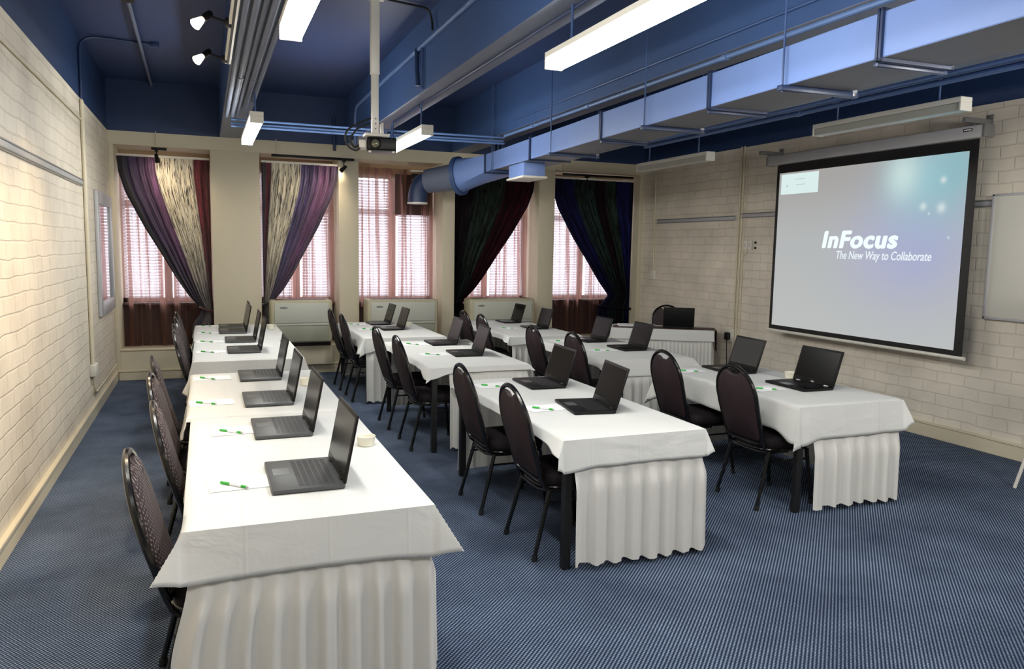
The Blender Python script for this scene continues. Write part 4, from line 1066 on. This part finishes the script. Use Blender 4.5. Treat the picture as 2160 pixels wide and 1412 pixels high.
mb = MB(); mb.tube(bend((-0.07, 0.0, -0.06), (-0.09, -0.04, -0.3), (-0.05, -0.02, -0.60)), 0.006, 8); mb.obj('plug_cable', M_rubber, t)

# easel foot at the right edge
t = thing('flipchart_easel', 'slanting white leg of a flipchart easel at the right edge', 'easel', (5.86, 3.97, 0))
for k, (dx, dy, ex, ey) in enumerate(((0, 0, 0.20, -0.32), (0.42, -0.50, 0.24, -0.36), (0.62, 0.10, 0.26, -0.30))):
    mb = MB(); mb.tube([(dx, dy, 0.004), (ex, ey, 1.75)], 0.013, 10); mb.obj('leg', M_white_metal, t)
mb = MB(); R = Matrix.Rotation(math.radians(-50), 4, 'Z'); mb.box(-0.36, 0.36, -0.012, 0.012, 1.02, 1.80, 0.004, M=Matrix.Translation((0.30, -0.44, 0)) @ R); mb.obj('flipchart_board', M_wboard, t)

# ------------------------------------------------------------------ ceiling services
# duct: rectangular run, slightly off parallel with the beams
def duct():
    t = thing('air_duct', 'long powder-blue rectangular air duct hung under the ceiling beams', 'duct', (3.05, 0, 2.78), -0.0375)
    W_, Hh = 0.46, 0.225
    y0, y1 = -2.6, 9.62
    joints = [-2.6, -0.6, 1.2, 3.02, 4.50, 6.17, 7.92, 9.55]
    mb = MB()
    for a, b in zip(joints, joints[1:]): mb.box(0, W_, a + 0.004, b - 0.004, 0.001, Hh, 0.004, 1)
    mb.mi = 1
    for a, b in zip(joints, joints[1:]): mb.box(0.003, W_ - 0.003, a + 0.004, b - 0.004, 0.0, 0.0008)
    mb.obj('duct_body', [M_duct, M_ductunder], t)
    for y in joints[1:]:
        mb = MB()
        for x0, x1, z0, z1 in ((-0.016, 0.0, -0.016, Hh + 0.016), (W_, W_ + 0.016, -0.016, Hh + 0.016), (-0.016, W_ + 0.016, -0.016, 0), (-0.016, W_ + 0.016, Hh, Hh + 0.016)):
            mb.box(x0, x1, y - 0.018, y - 0.003, z0, z1); mb.box(x0, x1, y + 0.003, y + 0.018, z0, z1)
        mb.obj('joint_flange', M_ductdark, t)
    for y in (2.15, 3.72, 5.35, 7.27, 9.2):
        mb = MB(); mb.box(-0.05, W_ + 0.06, y - 0.02, y + 0.02, -0.034, -0.002, 0.003); hb = mb.obj('hanger_bar', M_ductdark, t)
        mb = MB()
        for x in (-0.028, W_ + 0.03): mb.tube([(x, y, -0.04), (x, y, ZS - 2.78)], 0.0065, 8)
        mb.obj('hanger_rod', M_rod, hb)
        mb = MB(); mb.box(W_ + 0.012, W_ + 0.05, y - 0.02, y + 0.02, -0.03, 0.012, 0.004); mb.obj('hanger_clip', M_alu, hb)
    for y in (3.02, 4.50, 6.17):
        mb = MB(); mb.box(0.02, W_ + 0.03, y + 0.03, y + 0.06, -0.03, -0.002, 0.003); mb.obj('stiffener_bar', M_ductdark, t)
    # supply boot below the duct
    mb = MB(); mb.box(0.03, 0.29, 8.20, 8.72, -0.15, -0.002, 0.004); bt = mb.obj('outlet_box', M_duct, t)
    mb = MB(); mb.box(0.01, 0.31, 8.175, 8.745, -0.175, -0.151, 0.004); mb.obj('outlet_rim', M_white_metal, bt)
    # square-to-round transition, collar, round pipe towards the window and elbow
    mb = MB(); n = 32
    c0 = Vector((W_ / 2, 9.62, Hh / 2)); c1 = Vector((-0.17, 10.18, Hh / 2 - 0.12)); d1 = Vector((-0.70, 0.66, -0.12)).normalized(); s1 = Vector((d1.y, -d1.x, 0)).normalized()
    rg0, rg1 = [], []
    for j in range(n):
        a = 2 * PI * j / n; c, s = math.cos(a), math.sin(a); k = 1 / max(abs(c), abs(s))
        rg0.append(c0 + Vector((c * k * W_ / 2, 0, s * k * Hh / 2))); rg1.append(c1 + s1 * (0.235 * c) + Vector((0, 0, 0.235 * s)))
    vs = []
    for i in range(9):
        f = smooth(0, 1, i / 8); vs += [rg0[j].lerp(rg1[j], f) for j in range(n)]
    mb.add(vs, [(i * n + j, i * n + (j + 1) % n, (i + 1) * n + (j + 1) % n, (i + 1) * n + j) for i in range(8) for j in range(n)])
    mb.obj('round_transition', M_duct, t)
    mb = MB(); mb.tube([c1 - d1 * 0.03, c1 + d1 * 0.03], 0.262, 36); mb.obj('round_collar', M_beam_side, t)
    e = c1 + d1 * 0.50
    mb = MB(); mb.tube([c1 + d1 * 0.03, e], 0.18, 32, r1=0.165); mb.obj('round_pipe', M_beam, t)
    pts = bend(e, e + d1 * 0.17 + Vector((0, 0, 0)), e + d1 * 0.17 + Vector((0, 0, -0.27)), 10)
    mb = MB(); mb.tube(pts, 0.135, 28); mb.obj('elbow', M_ductdark, t)
    q = Vector(pts[-1]); mb = MB(); mb.tube([q, q + Vector((0, 0, -0.02))], 0.142, 28); mb.obj('elbow_rim', M_white_metal, t)
    return t
duct()
# conduit and cable runs along the beams
def run(x, z, y0, y1, r, label, mat=M_pipe, couplers=(), dx=0.0):
    t = thing('ceiling_pipe', label, 'pipe', (x, 0, z), 0, 'blue pipes along the ceiling beams')
    mb = MB(); mb.tube([(dx * 0, y0, 0), (dx, y1, 0)], r, 10); mb.obj('pipe', mat, t)
    for y in couplers:
        f = (y - y0) / (y1 - y0)
        mb = MB(); mb.tube([(dx * f, y - 0.03, 0), (dx * f, y + 0.03, 0)], r + 0.006, 10); mb.obj('coupling', mat, t)
    return t
for k, (x, r, y1, w) in enumerate(((0.255, 0.020, 9.0, 'first'), (0.310, 0.020, 9.02, 'second'), (0.362, 0.016, 9.04, 'third'), (0.412, 0.022, 8.4, 'fourth'), (0.468, 0.016, 8.0, 'fifth'))):
    run(x, ZW - r - 0.004, YF + 0.1, y1, r, 'grey-blue pipe under the leftmost beam, %s from the left of five' % w, M_beam, (6.9,) if k % 2 else ())
for k, (dz, dy, w) in enumerate(((0.0, 0.0, 'topmost'), (-0.035, 0.04, 'middle'), (-0.07, 0.0, 'lowest'))):
    conduit([(0.30, 9.03 + dy, 3.135 + dz), (1.7, 8.98 + dy, 3.128 + dz), (3.40, 8.86 + dy, 3.13 + dz)], 0.013, M_pipe, 'blue pipe crossing under two beams near the windows, %s of three' % w, 'pipe', 'crossing_pipe', 'pipes crossing under the beams')
t = run(3.365, 3.135, -2.0, 8.75, 0.018, 'light blue pipe along the lower edge of the beam above the duct', M_pipe, (2.9, 4.55, 6.6, 7.9), 0.0)
run(3.405, 3.30, -2.0, 8.6, 0.010, 'thin blue conduit along the side of the beam above the duct', M_beam_side)
run(4.985, 3.10, -2.0, 8.2, 0.022, 'upper blue pipe under the beam beside the unlit lamps', M_pipe, (3.2, 5.2, 7.0))
run(4.965, 3.045, -2.0, 8.2, 0.020, 'lower blue pipe under the beam beside the unlit lamps', M_pipe, (3.5, 5.6))
run(2.00, ZW - 0.016, -2.0, 8.6, 0.012, 'thin dark conduit along the underside of the beam with lit lamps', M_ductdark, (7.55,))
# conduit on the side of the second beam with a hanging cable bundle
conduit([(1.845, -2.0, 3.60), (1.845, 9.95, 3.57)] + bend((1.845, 9.98, 3.57), (1.845, 10.15, 3.56), (1.845, 10.16, 3.4))[1:] + [(1.845, 10.17, 3.1)], 0.022, M_pipe, 'blue pipe along the upper side of the beam behind the projector pole', 'pipe', 'ceiling_pipe')
conduit([(1.832, 7.02, 3.58), (1.828, 7.0, 3.42), (1.832, 6.98, 3.25)], 0.022, M_ductdark, 'dark cable bundle hanging from the pipe on the beam side', 'cable', 'cable_bundle')
conduit([(1.84, 6.86, 3.58), (1.84, 6.86, 3.2)], 0.012, M_rod, 'thin vertical conduit beside the hanging cable bundle', 'conduit')
conduit([(1.70, 10.98, 3.10), (1.70, 10.98, 3.55)], 0.020, M_ductdark, 'short dark vertical pipe on the blue wall above the crossing pipes', 'pipe', 'ceiling_pipe')
for x, w in ((4.05, 'left'), (4.12, 'middle'), (4.18, 'right')):
    conduit([(x, 10.99, 3.22), (x, 10.99, 3.80)], 0.014, M_pipe, 'vertical blue pipe in the far corner above the duct, %s of three' % w, 'pipe', 'ceiling_pipe', 'corner pipes above the duct')
mb = MB(); mb.box(2.45, 2.52, YB - 0.02, YB, 3.28, 3.36, 0.004); tag(mb.obj('wall_sensor', M_white_metal), 'tiny white sensor on the blue wall above the middle window', 'sensor')

t = thing('wall_vent', 'small dark vent box with a white strip above the round duct elbow', 'vent', (3.00, 11.24, 2.82))
mb = MB(); mb.box(-0.13, 0.10, -0.05, 0.05, -0.05, 0.05, 0.006); mb.obj('vent_box', M_lapdark, t)
mb = MB(); mb.box(-0.16, 0.16, -0.08, 0.03, 0.075, 0.095, 0.004); mb.obj('strip', M_white_metal, t)
for x, y, w in ((1.96, 8.93, 'left'), (2.06, 8.90, 'right')):
    t = thing('pipe_hanger', 'small blue clamp on the crossing pipes behind the projector, %s one' % w, 'clamp', (x, y, 3.10), 0, 'pipe clamps behind the projector')
    mb = MB(); mb.box(-0.014, 0.014, 0.10, 0.125, -0.10, 0.0885, 0.004); mb.obj('clamp_plate', M_pipe, t)
    mb = MB(); mb.tube([(0, 0.112, -0.095), (0, -0.045, -0.095)], 0.009, 8); mb.tube([(0, -0.05, -0.095), (0, -0.05, -0.02)], 0.009, 8); mb.obj('clamp_bolt', M_pipe, t)

# fluorescent lamps
def lamp(x, yc, zb, lit, label, rods, ztop, L_=1.46, group='hanging fluorescent lamps'):
    t = thing('fluorescent_lamp', label, 'lamp', (x, yc, zb), 0, group)
    h = L_ / 2; w = 0.058
    mb = MB()
    mb.box(-w, w, -h, h, 0.062, 0.100, 0.004, 1)
    mb.box(-w, w, -h, -h + 0.018, 0.0, 0.062, 0.003, 1); mb.box(-w, w, h - 0.018, h, 0.0, 0.062, 0.003, 1)
    mb.obj('housing', M_white_metal, t)
    mb = MB(); mb.box(-w + 0.006, w - 0.006, -h + 0.0185, h - 0.0185, 0.002, 0.0615, 0.006, 1); mb.obj('diffuser', M_tube if lit else M_tubeoff, t)
    for y in rods:
        mb = MB(); mb.tube([(0, y, 0.098), (0, y, ztop - zb)], 0.0085, 8); mb.tube([(0, y, 0.100), (0, y, 0.115)], 0.016, 10); mb.obj('hanging_rod', M_rod, t)
    return t
lamp(0.455, 8.10, 2.86, True, 'lit fluorescent lamp hanging under the leftmost beam, far one', (-0.62, 0.62), ZW - 0.04, 1.66)
lamp(0.450, 3.52, 2.87, True, 'lit fluorescent lamp hanging under the leftmost beam, near one at the top edge', (-0.62, 0.62), ZW - 0.04, 1.66)
lamp(1.985, 8.03, 2.85, True, 'lit fluorescent lamp hanging just right of the projector', (-0.60, 0.62), ZW, 1.66)
lamp(1.985, 3.54, 2.875, True, 'large bright fluorescent lamp near the camera at the top', (-0.60, 0.58), ZW, 1.66)
lamp(5.12, 4.80, 2.845, False, 'unlit fluorescent lamp hanging in front of the projection screen top', (-0.50, 0.50), ZW)
lamp(5.12, 7.82, 2.785, False, 'unlit fluorescent lamp hanging near the navy corner curtain', (-0.50, 0.52), ZW)

# track and spotlights
def spot(x, y, z, aim, label, glow, arm, group, scale=1.0, drop=None):
    t = thing('spotlight', label, 'spotlight', (x, y, z), 0, group)
    d = Vector(aim).normalized(); a = Vector(arm)
    mb = MB(); mb.box(-0.02, 0.02, -0.05, 0.05, -0.018, 0.018, 0.004); mb.obj('track_adaptor', M_lapdark, t)
    mb = MB(); mb.tube([(0, 0, 0), a * 0.6, a], 0.008 * scale, 8); mb.obj('arm', M_lapdark, t)
    p = a
    Q = d.to_track_quat('Z', 'Y').to_matrix().to_4x4()
    Mx = Matrix.Translation(p) @ Q
    s = scale
    mb = MB()
    if glow == 2: mb.lathe([(0.0, -0.03 * s), (0.020 * s, -0.03 * s), (0.024 * s, 0.0), (0.022 * s, 0.045 * s), (0.0, 0.045 * s)], 22, M=Mx); hd = mb.obj('lamp_head', M_lapdark, t)
    else: mb.lathe([(0.0, -0.05 * s), (0.022 * s, -0.048 * s), (0.026 * s, -0.03 * s), (0.026 * s, 0.0), (0.034 * s, 0.05 * s), (0.036 * s, 0.07 * s), (0.033 * s, 0.07 * s), (0.028 * s, 0.045 * s), (0.0, 0.045 * s)], 22, M=Mx); hd = mb.obj('lamp_head', M_lapdark, t)
    mb = MB()
    if glow == 2: mb.lathe([(0.016 * s, 0.0465 * s), (0.022 * s, 0.06 * s), (0.036 * s, 0.115 * s), (0.034 * s, 0.118 * s), (0.0, 0.100 * s)], 22, M=Mx)
    else: mb.lathe([(0.0, 0.062 * s), (0.031 * s, 0.062 * s), (0.031 * s, 0.066 * s), (0.0, 0.0745 * s)], 22, M=Mx)
    mb.obj('bulb', M_spotcone if glow == 2 else (M_spotglow if glow else M_tubeoff), hd)
    return t
t = thing('lighting_track', 'white lighting track along the left edge of the leftmost beam', 'track', (0.195, 2.0, 3.15))
mb = MB(); mb.box(-0.022, 0.022, -4.8, 4.30, -0.018, 0.018, 0.003); mb.obj('track_bar', M_white_metal, t)
mb = MB(); mb.box(-0.008, 0.008, -4.7, 4.28, -0.0195, -0.0181); mb.obj('track_slot', M_lapdark, t)
spot(0.172, 5.22, 3.15, (-0.62, -0.35, -0.62), 'glowing black spotlight on the beam track, nearer the camera', 2, (-0.12, 0.0, 0.03), 'spotlights on the beam track', 0.95)
spot(0.172, 6.22, 3.15, (-0.62, -0.35, -0.60), 'glowing black spotlight on the beam track, nearer the windows', 2, (-0.12, 0.0, 0.03), 'spotlights on the beam track', 0.95)
def wtrack(x0, x1, y, z, label):
    mb = MB(); mb.box(x0, x1, y - 0.018, y + 0.018, z - 0.016, z + 0.016, 0.003); return tag(mb.obj('lighting_track', M_lapdark), label, 'track', 'short black tracks above the windows')
wtrack(-0.60, -0.42, YB - 0.06, 2.985, 'short black track above the crimson and purple curtain')
spot(-0.54, YB - 0.06, 2.965, (0.1, 0.6, -0.75), 'small black spotlight above the crimson and purple curtain', True, (0, 0, -0.09), 'spotlights above the windows', 0.9)
wtrack(0.86, 1.96, YB - 0.12, 2.985, 'long black track above the gold and violet curtain')
spot(1.82, YB - 0.12, 2.965, (-0.6, 0.5, -0.6), 'small black spotlight at the end of the track by the projector', True, (0, 0, -0.10), 'spotlights above the windows', 0.9)
wtrack(5.20, 6.45, YB - 0.06, 2.965, 'long black track above the navy corner curtain')
spot(5.62, YB - 0.06, 2.945, (0.2, 0.6, -0.7), 'small black spotlight above the navy corner curtain', False, (0, 0, -0.09), 'spotlights above the windows', 0.9)
for x, z, lab in ((-0.545, 3.0, 'thin cable down to the small spotlight at the left window'), (0.93, 3.0, 'thin cable down to the track over the gold curtain'), (5.22, 2.98, 'thin cable down to the track over the navy curtain')):
    conduit([(x, YB - 0.025, z), (x, YB - 0.025, ZW + 0.02)], 0.006, M_plaster, lab, 'cable', 'wall_cable')

# projector on its pole
PX, PY = 1.33, 6.45
t = thing('projector_mount', 'white telescopic pole holding the projector below the ceiling', 'mount', (PX, PY, ZS))
mb = MB(); mb.box(-0.09, 0.09, -0.09, 0.09, -0.018, -0.001, 0.003); mb.obj('ceiling_plate', M_white_metal, t)
mb = MB(); mb.box(-0.034, 0.034, -0.034, 0.034, -0.62, -0.018, 0.003); mb.obj('outer_pole', M_white_metal, t)
mb = MB(); mb.box(-0.027, 0.027, -0.027, 0.027, -1.10, -0.60, 0.003); mb.obj('inner_pole', M_white_metal, t)
for z in (-0.98, -1.02, -1.06):
    mb = MB(); mb.tube([(0.0, -0.0275, z), (0.0, -0.031, z)], 0.007, 10); mb.obj('bolt', M_alu_dark, t)
mb = MB(); mb.box(-0.09, 0.11, -0.06, 0.06, -1.125, -1.10, 0.004); mb.box(0.05, 0.062, -0.05, 0.05, -1.11, -1.01, 0.003); mb.obj('mount_head', M_white_metal, t)
t = thing('ceiling_projector', 'black ceiling projector with its lens towards the room, on the white pole', 'projector', (PX + 0.03, PY, ZS - 1.245), math.radians(-12))
mb = MB(); mb.box(-0.095, 0.145, -0.13, 0.13, 0.0, 0.105, 0.014, 3); mb.obj('projector_body', M_proj, t)
mb = MB(); mb.lathe([(0.046, 0.0), (0.046, 0.02), (0.038, 0.026), (0.034, 0.012), (0.0, 0.012)], 28, M=Matrix.Translation((-0.025, -0.13, 0.052)) @ Matrix.Rotation(PI / 2, 4, 'X')); mb.obj('lens_ring', M_proj, t)
mb = MB(); mb.lathe([(0.0, 0.022), (0.02, 0.019), (0.031, 0.014), (0.0, 0.013)], 28, M=Matrix.Translation((-0.025, -0.13, 0.052)) @ Matrix.Rotation(PI / 2, 4, 'X')); mb.obj('lens', M_lens, t)
mb = MB(); mb.box(-0.155, -0.096, -0.10, 0.06, 0.022, 0.085, 0.004); mb.obj('side_panel', M_white_metal, t)
mb = MB()
for x in (-0.07, 0.12): mb.tube([(x, -0.09, -0.014), (x, -0.09, 0.001)], 0.012, 10)
mb.obj('feet', M_white_metal, t)
for k, (dz, dx, w) in enumerate(((0, 0, 'outer'), (0.035, 0.04, 'inner'))):
    ky = -0.03 + 0.03 * k
    pts = [(PX - 0.04, PY + ky, ZS - 0.98 - dz), (PX - 0.14, PY + ky, ZS - 1.03 - dz), (PX - 0.22 + dx, PY + ky, ZS - 1.08 - dz), (PX - 0.25 + dx, PY + ky, ZS - 1.15), (PX - 0.22 + dx, PY + ky, ZS - 1.22 + dz * 0.4), (PX - 0.16, PY + ky, ZS - 1.245 + dz * 0.8), (PX - 0.125, PY + ky, ZS - 1.215 + dz * 0.5)]
    P = [Vector(p) for p in pts]; sm = []
    for i in range(len(P) - 1):
        p0, p1, p2, p3 = P[max(i - 1, 0)], P[i], P[i + 1], P[min(i + 2, len(P) - 1)]
        for s in range(6):
            u = s / 6; sm.append(0.5 * ((2 * p1) + (p2 - p0) * u + (2 * p0 - 5 * p1 + 4 * p2 - p3) * u * u + (3 * p1 - p0 - 3 * p2 + p3) * u ** 3))
    sm.append(P[-1]); conduit(sm, 0.008, M_rubber, 'black cable looping from the pole to the projector, %s one' % w, 'cable', 'projector_cable', 'projector cables')
conduit([(PX + 0.115, PY + 0.0, ZS - 0.02), (1.75, 6.52, ZS - 0.02)] + bend((1.76, 6.52, ZS - 0.02), (1.84, 6.53, ZS - 0.03), (1.83, 6.50, 3.62))[1:], 0.010, M_rubber, 'black cable from the projector pole across the slab to the beam', 'cable', 'projector_cable')

# ------------------------------------------------------------------ lights
def area(name, loc, sx_, sy_, power, col=(1, 0.97, 0.9), rot=(0, 0, 0)):
    l = bpy.data.lights.new(name, 'AREA'); l.shape = 'RECTANGLE'; l.size = sx_; l.size_y = sy_; l.energy = power; l.color = col
    o = bpy.data.objects.new(name, l); COL.objects.link(o); o.location = loc; o.rotation_euler = rot; return o
def spotl(name, loc, target, power, angle, col, blend=0.6, rad=0.04):
    l = bpy.data.lights.new(name, 'SPOT'); l.energy = power; l.spot_size = math.radians(angle); l.spot_blend = blend; l.color = col; l.shadow_soft_size = rad
    o = bpy.data.objects.new(name, l); COL.objects.link(o); o.location = loc
    o.rotation_euler = (Vector(target) - Vector(loc)).to_track_quat('-Z', 'Y').to_euler(); return o
WARM = (1.0, 0.79, 0.54)
for x, y in ((0.40, 0.6), (1.99, 0.6), (4.7, 1.4)):  # unseen fill lights without fixtures, added to brighten the foreground and right wall
    l = bpy.data.lights.new('unseen_fill_light', 'POINT'); l.energy = 60 if x < 4 else 150; l.color = (1, 0.975, 0.92); l.shadow_soft_size = 0.25
    o = bpy.data.objects.new('unseen_fill_light', l); COL.objects.link(o); o.location = (x, y, 2.72)
for y, p in ((2.6, 60), (4.2, 90), (5.2, 130), (6.2, 100)):
    spotl('track_spot_light', (-0.02, y - 0.02, 3.06), (XL, y - 0.35 + (0.3 if y > 5.5 else 0), 0.75), p, 84, WARM, 1.0)
spotl('window_spot_light', (-0.48, YB - 0.32, 2.80), (-0.40, 11.24, 1.75), 11, 150, (1.0, 0.82, 0.58), 1.0)
spotl('window_spot_light', (1.66, YB - 0.34, 2.80), (1.2, 11.12, 1.8), 11, 140, (1.0, 0.82, 0.58), 1.0)

w = bpy.data.worlds.new('daylight'); sc.world = w; w.use_nodes = True
bg = w.node_tree.nodes['Background']; bg.inputs['Color'].default_value = (0.92, 0.95, 1.0, 1); bg.inputs['Strength'].default_value = 4.6

# ------------------------------------------------------------------ camera
cam = bpy.data.cameras.new('camera'); co = bpy.data.objects.new('camera', cam); COL.objects.link(co)
cam.sensor_width = 36.0; cam.lens = 1619.5 / 2160 * 36.0; cam.clip_start = 0.05
yaw, pitch, roll = 0.38071, -0.111519, 0.018023
cyw, syw, cp, sp = math.cos(yaw), math.sin(yaw), math.cos(pitch), math.sin(pitch)
f = Vector((syw * cp, cyw * cp, sp)); r0 = Vector((cyw, -syw, 0)); u0 = r0.cross(f)
r_ = r0 * math.cos(roll) + u0 * math.sin(roll); u_ = -r0 * math.sin(roll) + u0 * math.cos(roll)
co.matrix_world = Matrix(((r_.x, u_.x, -f.x, 0), (r_.y, u_.y, -f.y, 0), (r_.z, u_.z, -f.z, 1.8), (0, 0, 0, 1)))
sc.camera = co

sc.cycles.use_denoising = True
sc.cycles.max_bounces = 8; sc.cycles.diffuse_bounces = 5; sc.cycles.transparent_max_bounces = 12
sc.cycles.sample_clamp_indirect = 6.0; sc.cycles.caustics_reflective = False; sc.cycles.caustics_refractive = False
sc.view_settings.view_transform = 'Standard'; sc.view_settings.look = 'None'; sc.view_settings.exposure = 0.36; sc.view_settings.gamma = 1.03
